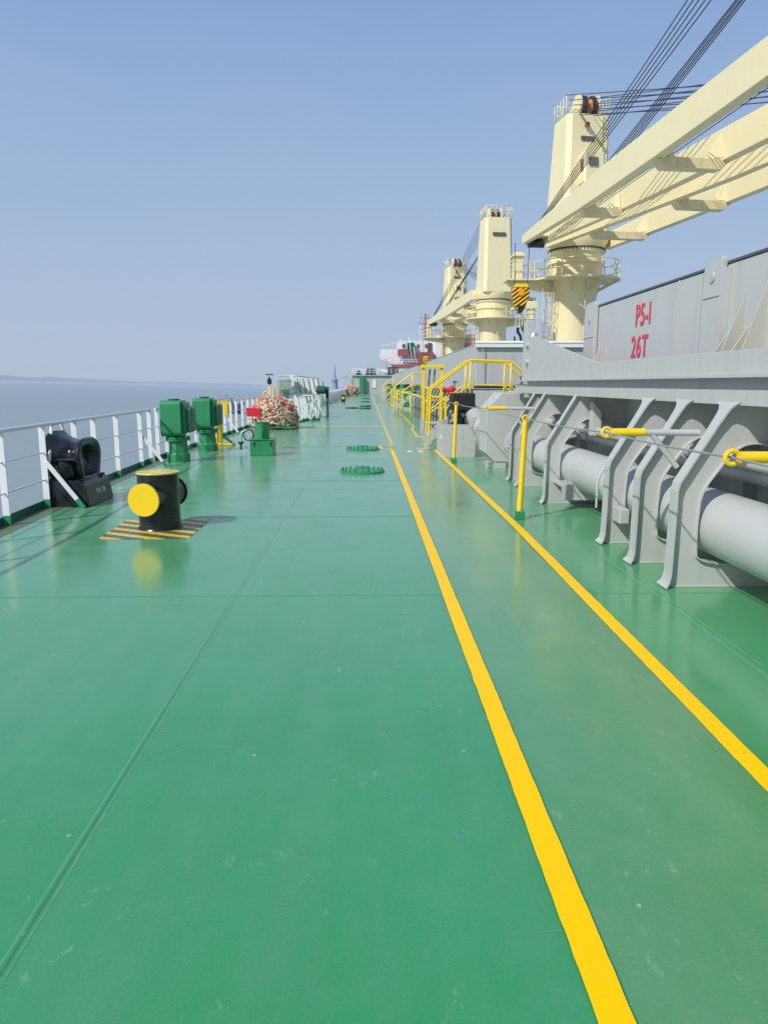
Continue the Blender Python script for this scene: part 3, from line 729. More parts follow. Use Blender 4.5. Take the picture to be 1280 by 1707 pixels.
# flared end wing with the walkway face
m = MB(); m.prism([(-12, 1.70), (13.85, 1.70), (13.30, 2.44), (12.9, 2.46), (9.75, 1.96), (9.35, 1.905), (8.9, 1.895), (-12, 1.895)], 2.95, 2.975, 'YZ'); m.build('flared_wing', M['grey'], h5, .004)
m = MB(); m.box(2.90, 2.95, -12, 13.9, 1.68, 1.70); m.build('lower_lip', M['grey'], h5)
for k in range(2):
    COPY = None
coaming(21.0, 38.4, [(21.2 + 1.15 * i, False, True) for i in range(15)], 'grey hatch coaming beyond the yellow stair, with closely spaced stays', mat=M['greyfar'])
coaming(46.0, 66.0, [(46.2 + 2.1 * i, False, True) for i in range(10)], 'third grey hatch coaming, far along the walkway', mat=M['greyfar'])
coaming(74.0, 94.0, [(74.2 + 3.0 * i, False, False) for i in range(7)], 'farthest grey hatch coaming', mat=M['greyfar'])

# end post gear of the near coaming
cp = empty('cover_stopper', (3.05, 13.75, 1.5), 'grey upright post with a hinged arm and cleats on the end of the near coaming', 'hatch gear')
MB().box(2.98, 3.14, 13.7, 13.95, 1.70, 2.80).build('post', M['grey'], cp, .015)
MB().prism([(3.0, 2.62), (3.22, 2.62), (3.20, 2.5), (3.05, 2.3), (3.0, 2.3)], 13.62, 13.68, 'XZ').build('bracket', M['grey'], cp, .005)
MB().bar((3.05, 13.5, 1.78), (3.10, 13.55, 2.55), .07, .10).bar((2.98, 13.42, 1.76), (3.03, 13.42, 2.2), .03, .07).build('arm', M['white'], cp, .01)
m = MB()
for z in (2.32, 2.02): m.tube((2.90, 13.35, z), (2.99, 13.35, z), .055, 14)
m.build('pin', M['grey'], cp)
MB().box(3.06, 3.2, 13.6, 13.66, 1.84, 1.92).build('slot_plate', M['dim'], cp)

# ------------------------------------------------------------------ hatch covers
def cover(y0, y1, label, x=3.4, mat=None):
    t = empty('hatch_cover', (x, y0, 1.6), label, 'hatch cover', 'grey hatch covers')
    MB().box(x, 20, y0, y1, 1.60, 2.74).build('panel', mat or M['grey2'], t, .012)
    MB().box(x - .012, 20.02, y0 - .012, y1 + .012, 2.742, 2.765).build('top_plate', M['dim'] if mat is None else mat, t)
    return t
c5 = cover(-12, 10.9, 'nearest grey hatch cover marked P5-1 26T')
font_mesh('P5-I', .37, basis((0, -1, 0), (0, 0, 1), (-1, 0, 0), (3.392, 9.03, 2.345)), 'marking', M['letters'], c5, .80, .006)
font_mesh('26T', .37, basis((0, -1, 0), (0, 0, 1), (-1, 0, 0), (3.392, 9.10, 1.965)), 'marking', M['letters'], c5, .88, .006)
def lug(y, w, top, t, xo=3.30):
    r = w / 2
    q = r * .55; pts = [(y - r, 1.62), (y + r, 1.62)] + arc(y + r - q, top - q, q, 0, 90, 5) + arc(y - r + q * .4, top - q * .4, q * .4, 90, 180, 4)
    m = MB(); m.prism(pts, xo, xo + .05, 'YZ'); m.tube((xo - .012, y, top - r), (xo + .0, y, top - r), .055, 20)
    m.box(xo - .01, xo, y - r * .9, y + r * .9, top - r * 2.05, top - r * 1.95)
    o = m.build('lug', M['grey2'], t, .006); MB().tube((xo - .016, y, top - r), (xo - .011, y, top - r), .04, 18).build('pin_hole', M['greyfar'], o)
lug(11.02, .50, 2.82, c5, 3.34); lug(7.15, .36, 2.82, c5, 3.34)
for ya, yb in ((7.34, 7.40), (6.90, 6.95)): MB().box(3.33, 3.398, ya, yb, 1.6, 2.70).build('edge_strip', M['grey2'], c5)
for y, h, d in ((10.45, 2.30, .22), (6.62, 2.42, .22), (6.42, 2.20, .26), (6.25, 2.50, .22), (6.80, 2.15, .24)):
    MB().prism([(3.399, 1.61), (3.40 - d, 1.61), (3.40 - d, 1.80), (3.399, h)], y - .012, y + .012, 'XZ').build('gusset', M['beige'], c5)
m = MB(); m.bar((3.33, 6.12, 1.75), (3.33, 5.50, 2.42), .05, .045, up=(1, 0, 0)); m.bar((3.33, 5.50, 2.42), (3.33, 1.0, 2.42), .05, .045, up=(1, 0, 0)); m.box(3.36, 3.399, -8, 5.45, 1.61, 2.38)
m.build('folding_arm', M['grey2'], c5)
MB().box(3.38, 3.3995, 6.02, 6.09, 2.22, 2.30).build('slot', M['blackm'], c5)
m = MB(); m.pipe([(3.395, 5.93, 2.74), (3.392, 5.92, 2.64), (3.392, 5.72, 2.50), (3.392, 5.72, 2.45)], .006, 5); m.build('cable', M['dim'], c5)
MB().box(3.38, 3.399, 8.0, 8.02, 1.62, 2.73).build('seam', M['grey2'], c5)
c4 = cover(21.0, 38.2, 'grey hatch cover beyond the stair, with a white pipe along its aft edge', x=3.15, mat=M['greyfar'])
MB().tube((3.1, 20.93, 2.80), (9.5, 20.93, 2.80), .035, 8).box(3.12, 9.5, 20.9, 20.98, 2.66, 2.75).build('edge_pipe', M['white'], c4)
m = MB()
for x, z in ((4.3, 1.95), (4.5, 1.95)): m.prism([(x, 1.62), (x + .12, 1.62), (x + .09, z), (x + .03, z)], 20.86, 20.95, 'XZ')
m.tube((3.32, 20.9, 1.7), (3.32, 20.9, 2.62), .015, 6)
m.build('cleat', M['greyfar'], c4)
cover(46.2, 65.8, 'third grey hatch cover, far along the walkway', x=3.2, mat=M['greyfar'])
cover(74.2, 93.8, 'farthest grey hatch cover', x=3.3, mat=M['greyfar'])
# deck house masses between hatches (crane pedestal houses)
def house(y0, y1, label):
    t = empty('mast_house', (6, y0, 0), label, 'deck house', 'grey mast houses between the hatches')
    MB().box(6.0, 18.0, y0, y1, .002, 2.4).build('wall', M['greyfar'], t, .02)
    m = MB()
    for x in (6.9, 9.0, 13.6): m.box(x, x + .7, y0 - .05, y0 - .001, .3, 2.0)
    m.build('door', M['greyfar'], t)
house(14.8, 20.0, 'low grey mast house behind the yellow stair')
house(41.0, 45.6, 'low grey mast house under the second visible crane')
house(67.5, 72.5, 'low grey mast house between the third and fourth hatch')
bulge = empty('hose_rack', (2.9, 20.3, 0), 'grey panel with a red hose reel in the shade under the stair platform', 'hose reel')
MB().box(3.0, 3.9, 20.2, 20.4, .5, 1.45).build('panel', M['grey'], bulge, .01)
MB().lathe([(0, -.06), (.22, -.06), (.22, .06), (0, .06)], (4.35, 20.1, 1.18), 20, 'Y').build('reel', M['redf'], bulge)

# ------------------------------------------------------------------ pipes through the stays
bp = empty('large_pipe', (2.93, 0, .49), 'thick grey pipe run through the stays beside the deck', 'pipe')
MB().tube((2.93, -6, .49), (2.93, 13.35, .49), .262, 64).build('pipe', M['pipe'], bp)
m = MB()
for y in (8.15, ):
    a0 = [(2.93 + .275 * math.cos(R(a)), y, .49 + .275 * math.sin(R(a))) for a in range(0, 181, 12)]
    m.pipe([(3.205, y, .2)] + a0 + [(2.655, y, .22)], .014, 8)
m.build('clamp', M['grey'], bp)
for y in (13.30,): 
    m = MB().lathe([(.26, -.03), (.375, -.03), (.375, .03), (.26, .03)], (2.93, y - .05, .49), 40, 'Y').lathe([(.26, -.025), (.375, -.025), (.375, .03), (.26, .03)], (2.93, y + .03, .49), 40, 'Y')
    for i in range(16):
        a = 2 * PI * i / 16; m.tube((2.93 + .33 * math.cos(a), y - .12, .49 + .33 * math.sin(a)), (2.93 + .33 * math.cos(a), y + .09, .49 + .33 * math.sin(a)), .017, 6)
    m.build('flange', M['grey'], bp)
for x, z, r, lab in ((3.10, 1.0, .055, 'thin upper grey pipe above the thick one, outer'), (3.28, .88, .085, 'medium grey pipe above the thick one, inner'), (3.42, 1.02, .04, 'thinnest grey pipe against the coaming plate')):
    o = MB().tube((x, -6, z), (x, 13.7, z), r, 20)
    for y in (1.0, 6.9, 10.4): o.lathe([(r, -.02), (r + .022, -.02), (r + .022, .02), (r, .02)], (x, y, z), 20, 'Y')
    o = o.build('small_pipe', M['pipe'], None, off=(x, 0, z)); tag(o, lab, 'pipe', 'small pipes run through the stays')
# oval white drum seen inside third bay
vs_ = empty('valve', (3.12, 10.9, .9), 'small grey and yellow valve above the thick pipe between the stays', 'valve')
MB().pipe([(2.85, 10.7, .86), (3.0, 10.7, .84), (3.2, 10.8, .86)], .03, 8).build('body', M['grey'], vs_)
MB().lathe([(0, -.02), (.06, -.02), (.06, .02), (0, .02)], (2.82, 10.66, .86), 12, 'X').build('handwheel', M['yellow'], vs_)

# ------------------------------------------------------------------ outriggers, stanchions, wire
def outrigger(y, zend, label, brace=True):
    t = empty('outrigger', (2.68, y, 1.22), label, 'outrigger', 'pipe outriggers holding the safety wire')
    MB().tube((2.66, y, 1.245), (1.97, y, zend), .026, 16).build('arm', M['grey'], t)
    if brace: MB().tube((2.50, y, .97), (2.28, y, 1.235), .023, 14).build('brace', M['grey'], t)
    MB().tube((2.22, y, zend), (1.955, y, zend), .032, 16).build('tip', M['yellow'], t)
    MB().pipe([(1.915 + .036 * math.cos(R(a)), y, zend + .036 * math.sin(R(a))) for a in range(0, 360, 24)], .013, 8, closed=True).build('eye', M['yellow'], t)
    return t
outrigger(5.72, 1.25, 'grey pipe outrigger with yellow tip and diagonal brace on the nearest stay')
outrigger(3.72, 1.25, 'grey pipe outrigger with yellow tip at the right edge of the view')
outrigger(1.4, 1.25, 'grey pipe outrigger nearest the viewer')
outrigger(11.5, 1.25, 'grey pipe outrigger with yellow tip beside the farther stays')
def stanchion(x, y, label, lean=.0):
    t = empty('stanchion', (x, y, 0), label, 'stanchion', 'yellow wire stanchions on green sockets')
    MB().box(x - .06, x + .06, y - .05, y + .05, .001, .105).build('socket', M['green'], t, .004)
    MB().tube((x, y, .09), (x + lean, y, 1.19), .034, 18).build('post', M['yellow'], t)
    MB().pipe([(x + lean + .034 * math.cos(R(a)), y, 1.225 + .034 * math.sin(R(a))) for a in range(0, 360, 24)], .012, 8, closed=True).build('eye', M['yellow'], t)
stanchion(1.865, 8.62, 'yellow stanchion on a green socket, the nearer one beside the walkway', .035)
stanchion(1.83, 15.0, 'yellow stanchion on a green socket, the one in front of the grey box', .03)
m = MB(); pts = []
wp = [(1.92, -3, 1.25), (1.92, 1.4, 1.25), (1.915, 3.72, 1.25), (1.915, 5.72, 1.25), (1.90, 8.62, 1.225), (1.91, 11.5, 1.25), (1.86, 15.0, 1.225), (1.75, 18.0, 1.3)]
for a, b in zip(wp[:-1], wp[1:]):
    a = Vector(a); b = Vector(b); L = (b - a).length
    for i in range(8):
        u = i / 8; p = a.lerp(b, u); p.z -= .006 * L * 4 * u * (1 - u); pts.append(p)
pts.append(Vector(wp[-1]))
m.pipe(pts, .0068, 8); o = m.build('safety_wire', M['wire'], None, off=(1.92, 0, 1.25)); tag(o, 'thin grey safety wire threaded through the yellow eyes', 'wire')

# ------------------------------------------------------------------ machinery group past the near coaming
bx_ = empty('drip_box', (2.1, 16.8, 0), 'open-topped grey steel box beside the walkway', 'steel box')
m = MB(); x0, x1, y0, y1, h = 1.72, 2.44, 16.1, 17.6, .74
m.box(x0, x1, y0, y0 + .02, .002, h).box(x0, x1, y1 - .02, y1, .002, h).box(x0, x0 + .02, y0 + .021, y1 - .021, .002, h).box(x1 - .02, x1, y0 + .021, y1 - .021, .002, h)
m.build('shell', M['grey'], bx_); MB().box(x0 + .021, x1 - .021, y0 + .021, y1 - .021, .45, .50).build('floor', M['blackm'], bx_)
MB().box(1.712, 1.7195, 16.5, 16.7, .38, .47).build('label_plate', M['white'], bx_)
hu = empty('hydraulic_unit', (2.2, 17.0, .5), 'black boxy hydraulic power unit standing in the grey box', 'machine')
MB().box(1.98, 2.52, 16.75, 17.35, 1.02, 1.42).build('motor_cover', M['blackm'], hu, .03)
MB().lathe([(.14, .5), (.14, .62), (.20, .64), (.20, .70), (.10, .72), (.10, 1.02)], (2.22, 17.0, 0), 18).build('pump', M['black'], hu)
for dx, z in ((-.2, .72), (-.26, .86), (.2, .78), (.05, .92)): MB().lathe([(0, -.05), (.05, -.05), (.05, .05), (0, .05)], (2.2 + dx, 16.8, z), 12, 'Y').build('fitting', M['dim'], hu)
MB().pipe([(1.9, 16.8, .6), (1.92, 16.8, .9), (2.05, 16.85, 1.0)], .02, 8).build('hydraulic_hose', M['dim'], hu)
tk = empty('tank_housing', (2.7, 14.2, 0), 'tall grey steel housing on short legs at the end of the thick pipe', 'tank')
MB().prism([(2.32, 1.16), (2.32, .30), (2.50, .13), (3.45, .13), (3.45, 1.46), (2.60, 1.46)], 13.95, 14.8, 'XZ').build('shell', M['grey'], tk, .012)
for x, w in ((2.34, .04), (2.50, .22), (2.86, .04), (3.2, .04)): MB().box(x, x + w, 13.97, 14.1, .002, .14).build('leg', M['grey'], tk)
MB().box(2.86, 3.3, 13.42, 13.94, .14, .16).box(2.86, 2.88, 13.42, 13.94, .002, .139).build('bracket', M['grey'], tk)
MB().box(2.9, 3.5, 13.96, 14.8, 1.462, 1.50).build('lid', M['grey'], tk)
MB().pipe([(2.95, 13.9, 1.46), (2.95, 13.9, 1.54), (3.2, 13.9, 1.54), (3.2, 13.9, 1.46)], .014, 6).pipe([(3.25, 13.9, 1.46), (3.25, 13.9, 1.54), (3.45, 13.9, 1.54), (3.45, 13.9, 1.46)], .014, 6).build('handle', M['yellow'], tk)
ep = empty('flanged_elbow', (2.6, 15.6, .5), 'grey flanged pipe bend between the housing and the black unit', 'pipe')
MB().pipe([(2.62, 14.8, .62), (2.62, 15.5, .62), (2.60, 16.0, .66), (2.55, 16.5, .80), (2.5, 17.0, .95), (2.5, 17.6, 1.0)], .20, 24).build('pipe', M['grey'], ep)
m = MB()
for y in (15.15, 15.26): m.lathe([(.2, -.025), (.30, -.025), (.30, .025), (.2, .025)], (2.62, y, .62), 30, 'Y')
for i in range(12):
    a = 2 * PI * i / 12; m.tube((2.62 + .262 * math.cos(a), 15.09, .62 + .262 * math.sin(a)), (2.62 + .262 * math.cos(a), 15.32, .62 + .262 * math.sin(a)), .016, 6)
m.build('flange', M['greyfar'], ep)
m = MB()
for i in range(5): m.lathe([(.2, -.012), (.235, -.012), (.235, .012), (.2, .012)], (2.56, 16.1 + .12 * i, .68 + .035 * i), 24, 'Y')
m.build('bellows', M['grey'], ep)
m = MB().tube((2.62, 15.2, .002), (2.62, 15.2, .35), .03, 8).box(2.5, 2.74, 15.1, 15.3, .002, .02); m.build('support', M['greyfar'], ep)
hy = empty('fire_hydrant', (2.25, 19.4, 0), 'bright red hydrant valve on a grey riser by the stair', 'hydrant')
MB().tube((2.28, 19.4, .002), (2.28, 19.4, 1.25), .03, 10).build('riser', M['grey'], hy)
MB().lathe([(.05, 1.22), (.09, 1.26), (.10, 1.34), (.07, 1.42), (.10, 1.46), (.10, 1.52), (.05, 1.57), (0, 1.58)], (2.28, 19.4, 0), 18).tube((2.24, 19.4, 1.46), (2.06, 19.4, 1.48), .055, 14).tube((2.08, 19.4, 1.48), (2.03, 19.4, 1.48), .08, 14).build('valve', M['red'], hy)
MB().tube((2.36, 19.5, 1.3), (2.36, 19.5, 1.72), .02, 8).box(2.32, 2.44, 19.48, 19.52, 1.66, 1.70).build('bracket', M['dim'], hy)

# ------------------------------------------------------------------ yellow stairs
def stair(y, label, far=False):
    t = empty('crossover_stair', (1.6, y, 0), label, 'stairs', 'yellow railed stairs over the pipes')
    ym = M['yellowf'] if far else M['yellow']; r = .026 if not far else .030
    for yy, nm in ((y, 0), (y + .85, 1)):
        MB().pipe([(1.56, yy, .33), (1.60, yy, 1.50), (2.57, yy, 2.21), (3.57, yy, 2.17), (3.98, yy, 1.83)], r, 10).build('handrail', ym, t)
        MB().pipe([(1.58, yy, .92), (2.57, yy, 1.62), (3.57, yy, 1.58), (3.98, yy, 1.20)], r * .65, 8).build('mid_rail', ym, t)
        MB().tube((2.57, yy, 1.12), (2.57, yy, 2.20), r * .9, 10).build('post', ym, t)
        MB().tube((3.57, yy, 1.12), (3.57, yy, 2.16), r * .9, 10).build('post', ym, t)
        MB().bar((1.50, yy, .22), (2.60, yy, 1.07), .02, .16).build('stringer', M['grey'], t); MB().bar((3.55, yy, 1.07), (4.2, yy, .55), .02, .16).build('stringer', M['grey'], t)
    for i in range(4):
        u = (i + .6) / 4.4; MB().box(1.50 + 1.07 * u - .12, 1.50 + 1.07 * u + .12, y + .02, y + .83, .22 + .84 * u, .25 + .84 * u).build('tread', M['grey'], t)
    MB().box(2.58, 3.58, y + .02, y + .83, 1.04, 1.09).build('platform', M['grey'], t)
    for (x, yy) in ((1.50, y + .06), (2.62, y + .06), (2.62, y + .78), (3.5, y + .06)):
        MB().box(x - .05, x + .05, yy - .04, yy + .04, .002, .30 if x < 2 else 1.04).build('leg', M['grey'], t)
    return t
stair(18.0, 'yellow railed stair crossing the pipes, the nearest one')
stair(40.0, 'yellow railed stair crossing the pipes, second along the walkway', True)
stair(68.5, 'yellow railed stair crossing the pipes, farthest one', True)
pf = empty('ladder_frame', (1.8, 23.8, 0), 'tall yellow goalpost-shaped ladder frame standing beyond the nearest stair', 'ladder')
for x, y in ((1.86, 23.8), (2.46, 23.8)):
    MB().bar((x, y, .5 if x < 2 else 1.1), (x, y, 2.16), .10, .04).build('post', M['yellow'], pf)
MB().box(1.78, 2.56, 23.72, 23.88, 2.14, 2.24).build('crossbar', M['yellow'], pf, .01)
MB().box(1.78, 1.90, 23.72, 23.86, .002, .52).build('foot', M['grey'], pf)
MB().tube((1.9, 23.8, 1.5), (2.44, 23.8, 1.5), .022, 8).tube((1.9, 23.8, 1.1), (2.44, 23.8, 1.1), .022, 8).build('rung', M['yellow'], pf)
m = MB()
for x in (2.06, 2.22): m.pipe([(x, 23.9, 1.5), (x, 23.95, 1.7), (x + .03, 23.9, 2.1)], .03, 8)
o = m.build('hose', M['brown'], None, off=(2.1, 23.9, 1.5)); tag(o, 'dark hoses hanging inside the yellow ladder frame', 'hose')
pg = empty('platform_gate', (1.75, 20.9, 0), 'short yellow gate posts between the nearest stair and the ladder frame', 'railing')
for x, z0, z1 in ((1.80, .05, 1.5), (2.14, .55, 1.28), (2.28, .6, 1.28)): MB().bar((x, 20.9, z0), (x, 20.9, z1), .035 if x < 2 else .07, .035).build('post', M['yellow'], pg)
MB().box(1.80, 2.14, 20.88, 20.92, 1.24, 1.30).build('bar', M['yellow'], pg)
MB().box(1.72, 2.5, 20.8, 21.5, .50, .54).box(1.72, 1.82, 20.8, 20.9, .002, .5).build('step', M['grey'], pg)
hr = empty('handrail', (1.86, 24, 0), 'long yellow pipe handrail running forward beside the second coaming', 'handrail')
MB().pipe([(1.86, 23.9, 1.19), (1.80, 30, 1.24), (1.85, 43, 1.18)], .032, 8).build('rail', M['yellowf'], hr)
for y in (30, 36.5, 42.6): MB().tube((1.86, y, .002), (1.82, y, 1.20), .03, 8).build('post', M['yellowf'], hr)
# far green lockers and yellow posts
for i, (x, y) in enumerate(((2.3, 45.0), (2.25, 49.5), (2.2, 56), (2.4, 64), (2.3, 76), (2.4, 88))):
    t = empty('valve_cabinet', (x, y, 0), ('distant green valve cabinet beside the walkway, number-less, just past the second stair', 'distant green valve cabinet, second along beside the third coaming', 'distant green valve cabinet in the middle of the far row', 'distant green valve cabinet before the farthest stair', 'distant green valve cabinet beyond the farthest stair', 'farthest green valve cabinet near the bulkhead')[i].replace(', number-less', ''), 'cabinet', 'green valve cabinets beside the walkway')
    MB().box(x, x + .5, y, y + .6, .25, 1.35).build('body', M['green'], t, .03); MB().box(x + .05, x + .45, y + .05, y + .5, .002, .25).build('base', M['grey'], t)
    MB().lathe([(0, 1.35), (.18, 1.35), (.18, 1.6), (0, 1.62)], (x + .25, y + .3, 0), 12).build('motor', M['blackm'] if i % 2 == 0 else M['green'], t)
    t = empty('guard_hoop', (x - .2, y - 1, 0), ('yellow guard hoop in front of the first far cabinet', 'yellow guard hoop in front of the second far cabinet', 'yellow guard hoop in front of the third far cabinet', 'yellow guard hoop in front of the fourth far cabinet', 'yellow guard hoop in front of the fifth far cabinet', 'yellow guard hoop in front of the last far cabinet')[i], 'guard', 'yellow guard hoops beside the walkway')
    MB().pipe([(x - .22, y - 1, .002), (x - .22, y - 1, 1.15), (x + .5, y - 1, 1.15 + .25 * (i % 2)), (x + .5, y - 1, .002)], .035, 8).build('hoop', M['yellowf'], t)
    MB().tube((x - .22, y - 1, .6), (x + .5, y - 1, .6), .03, 6).build('rung', M['yellowf'], t)

# ------------------------------------------------------------------ cranes
def crane(cx, cy, tip, z_heel, z_tip, label, port_arm, star_arm):
    t = empty('deck_crane', (cx, cy, 0), label, 'crane', 'cream deck cranes on the centreline')
    Cm = M['cream']; c0 = (cx, cy, 0)
    MB().lathe([(1.32, 2.0), (1.27, 6.6), (1.50, 7.6)], c0, 56).build('pedestal', Cm, t)
    m = MB().lathe([(1.5, 7.7), (1.52, 8.5), (1.66, 8.55), (1.66, 8.68), (1.52, 8.72), (1.52, 9.1), (1.64, 9.15), (1.64, 9.28), (1.5, 9.29)], c0, 56)
    m.build('collar', Cm, t)
    m = MB().lathe([(1.60, 9.29), (1.60, 9.38)], c0, 56)
    for i in range(48):
        a = 2 * PI * i / 48; m.box(cx + 1.62 * math.cos(a) - .035, cx + 1.62 * math.cos(a) + .035, cy + 1.62 * math.sin(a) - .035, cy + 1.62 * math.sin(a) + .035, 9.2, 9.36)
    m.build('slew_ring', M['dim'], t)
    # round platform with curved brackets
    m = MB().lathe([(1.5, 7.60), (2.58, 7.60), (2.58, 7.70), (1.5, 7.70)], c0, 56)
    for sx, on in ((-1, port_arm), (1, star_arm)):
        if on:
            L = 4.2 if sx < 0 else 4.1
            m.box(min(cx + sx * 2.3, cx + sx * L), max(cx + sx * 2.3, cx + sx * L), cy - .75, cy + .75, 7.603, 7.697)
            m.prism([(cx + sx * 1.2, 6.9), (cx + sx * 1.2, 7.59), (cx + sx * (L - .1), 7.59), (cx + sx * (L - .3), 7.35)], cy - .3, cy + .3, 'XZ')
    m.build('platform', Cm, t)
    m = MB()
    for i in range(8):
        a = R(22 + 45 * i); d = Vector((math.cos(a), math.sin(a), 0)); 
        MB().bar(Vector((cx, cy, 7.0)) + d * 1.3, Vector((cx, cy, 7.58)) + d * 2.45, .06, .12).build('bracket', M['creamd'], t)
    m = MB()
    gaps = [k for k in range(28)]
    for z in (8.15, 8.65): m.pipe([(cx + 2.52 * math.cos(2 * PI * i / 40), cy + 2.52 * math.sin(2 * PI * i / 40), z) for i in range(40)], .03, 6, closed=True)
    for i in range(14):
        a = 2 * PI * i / 14 + .1; m.tube((cx + 2.52 * math.cos(a), cy + 2.52 * math.sin(a), 7.7), (cx + 2.52 * math.cos(a), cy + 2.52 * math.sin(a), 8.65), .033, 6)
    for sx, on in ((-1, port_arm), (1, star_arm)):
        if on:
            L = 4.1
            for yy in (-.7, .7):
                for z in (8.15, 8.65): m.tube((cx + sx * 2.5, cy + yy, z), (cx + sx * L, cy + yy, z), .028, 6)
                for k in (2.9, 3.5, 4.1): m.tube((cx + sx * k, cy + yy, 7.7), (cx + sx * k, cy + yy, 8.65), .028, 6)
    m.build('platform_railing', Cm, t)
    if port_arm:
        MB().box(cx - 3.72, cx - 3.22, cy - .3, cy + .3, 7.7, 9.25).box(cx - 3.85, cx - 3.1, cy - .42, cy + .42, 9.0, 9.12).build('jib_rest', Cm, t, .02)
    if star_arm:
        MB().box(cx + 3.3, cx + 3.8, cy - .3, cy + .3, 7.7, 9.0).box(cx + 3.1, cx + 4.1, cy - .45, cy + .45, 8.6, 9.3).build('jib_rest', Cm, t, .02)
    # access ladder with hoops
    m = MB(); lx, ly = cx - 1.42, cy - .35
    for dx in (-.32, .0): m.tube((lx + dx - .12, ly, 1.5), (lx + dx - .12, ly, 8.6), .035, 6)
    for i in range(22): m.tube((lx - .44, ly, 1.7 + .3 * i), (lx - .12, ly, 1.7 + .3 * i), .018, 5)
    for i in range(7): m.pipe([(lx - .44, ly, 2.6 + .85 * i), (lx - .62, ly - .2, 2.6 + .85 * i), (lx - .5, ly - .62, 2.6 + .85 * i), (lx - .06, ly - .62, 2.6 + .85 * i), (lx + .06, ly - .2, 2.6 + .85 * i), (lx - .12, ly, 2.6 + .85 * i)], .022, 5)
    for ddx, ddy in ((-.62, -.2), (-.5, -.62), (-.06, -.62)): m.tube((lx + ddx, ly + ddy, 2.6), (lx + ddx, ly + ddy, 7.5), .018, 5)
    m.build('ladder', Cm, t)
    MB().tube((cx + .2, cy - 1.5, 2), (cx + .2, cy - 1.56, 7.5), .03, 6).build('conduit', Cm, t)
    # slewing part
    tip = Vector(tip); d = Vector((tip.x - cx, tip.y - cy, 0)); Lj = d.length; d.normalize()
    sd = Vector((-d.y, d.x, 0))  # left of the jib
    o = Vector((cx, cy, 0))
    def W(u, v, z): return o + d * u + sd * v + Vector((0, 0, z))
    # house: tapered tower
    def loft(m, secs):
        vs = []; n = len(secs[0][0])
        for pts, z in secs:
            for (u, v) in pts: vs.append(W(u, v, z))
        fs = [tuple(range(n))[::-1], tuple((len(secs) - 1) * n + k for k in range(n))]
        for i in range(len(secs) - 1):
            for j in range(n): fs.append((i * n + j, i * n + (j + 1) % n, (i + 1) * n + (j + 1) % n, (i + 1) * n + j))
        m.add(vs, fs)
    def rect(u0, u1, w, ch=.25): return [(u0 + ch, -w), (u1 - ch, -w), (u1, -w + ch), (u1, w - ch), (u1 - ch, w), (u0 + ch, w), (u0, w - ch), (u0, -w + ch)]
    m = MB().lathe([(1.62, 9.39), (1.80, 9.75), (1.80, 9.95), (0, 9.96)], c0, 56); m.build('turntable', Cm, t)
    m = MB(); loft(m, [(rect(-1.75, 1.45, 1.40), 9.965), (rect(-1.62, 1.2, 1.34), 12.4), (rect(-1.25, .95, 1.25), 16.55)])
    tw = m.build('tower', Cm, t, .02)
    m = MB(); loft(m, [(rect(1.12, 2.0, .62, .1), 12.7), (rect(1.05, 1.9, .62, .1), 14.3)]); cab = m.build('cab', Cm, t, .02)
    m = MB(); m.add([W(2.02, -.4, 13.55), W(2.02, .15, 13.55), W(1.98, .15, 14.0), W(1.98, -.4, 14.0)], [(0, 1, 2, 3)])
    m.build('window', M['glass'], cab)
    for s_ in (-1, 1): m = MB(); m.add([W(1.45, .63 * s_, 13.3), W(1.85, .63 * s_, 13.3), W(1.80, .63 * s_, 13.95), W(1.40, .63 * s_, 13.95)], [(0, 1, 2, 3)]); m.build('window', M['glass'], cab)
    # service hatch plates / name plate / vents on the tower
    m = MB(); m.add([W(-1.49, -.62, 14.9), W(-1.49, .62, 14.9), W(-1.45, .62, 15.2), W(-1.45, -.62, 15.2)], [(0, 1, 2, 3)]); m.build('name_plate', M['dim'], tw); m = MB()
    m.add([W(1.09, -.5, 15.1), W(1.09, .3, 15.1), W(1.06, .3, 15.35), W(1.06, -.5, 15.35)], [(0, 1, 2, 3)]); m.build('name_plate', M['dim'], tw)
    m = MB()
    for i in range(18): m.tube(W(1.60 - .02 * i, .75, 10.6 + .32 * i), W(1.60 - .02 * i, 1.05, 10.6 + .32 * i), .02, 5) if False else None
    for v in (.72, 1.02): m.tube(W(1.36, v, 11.0), W(1.04, v, 16.5), .022, 5)
    for i in range(17): m.tube(W(1.36 - .019 * i, .72, 11.1 + .32 * i), W(1.36 - .019 * i, 1.02, 11.1 + .32 * i), .016, 5)
    m.build('tower_ladder', M['creamd'], tw)
    m = MB().tube(W(1.1, -.2, 15.9), W(1.22, -.2, 15.9), .14, 14); m.build('lamp', M['redf'], tw)
    # head with sheaves
    for v in (-.55, .55):
        pts = [(-.4, 16.55), (.9, 16.55)] + [(.45 + .62 * math.cos(R(a)), 17.05 + .62 * math.sin(R(a))) for a in range(-10, 190, 20)]
        m = MB(); vs = [W(u, v - .05, z) for u, z in pts] + [W(u, v + .05, z) for u, z in pts]; n = len(pts)
        m.add(vs, [tuple(range(n)), tuple(range(2 * n - 1, n - 1, -1))] + [(i, (i + 1) % n, n + (i + 1) % n, n + i) for i in range(n)])
        m.build('cheek_plate', Cm, t)
    for v in (-.26, .26):
        m = MB().tube(W(.5, v - .10, 17.0), W(.5, v + .10, 17.0), .60, 28); m.build('sheave', M['rope'], t)
        MB().tube(W(.5, v - .12, 17.0), W(.5, v + .12, 17.0), .46, 20).build('hub', M['orange'], t)
    m = MB(); zz = 16.56
    cs = [(-1.2, -1.2), (.9, -1.2), (.9, 1.2), (-1.2, 1.2)]
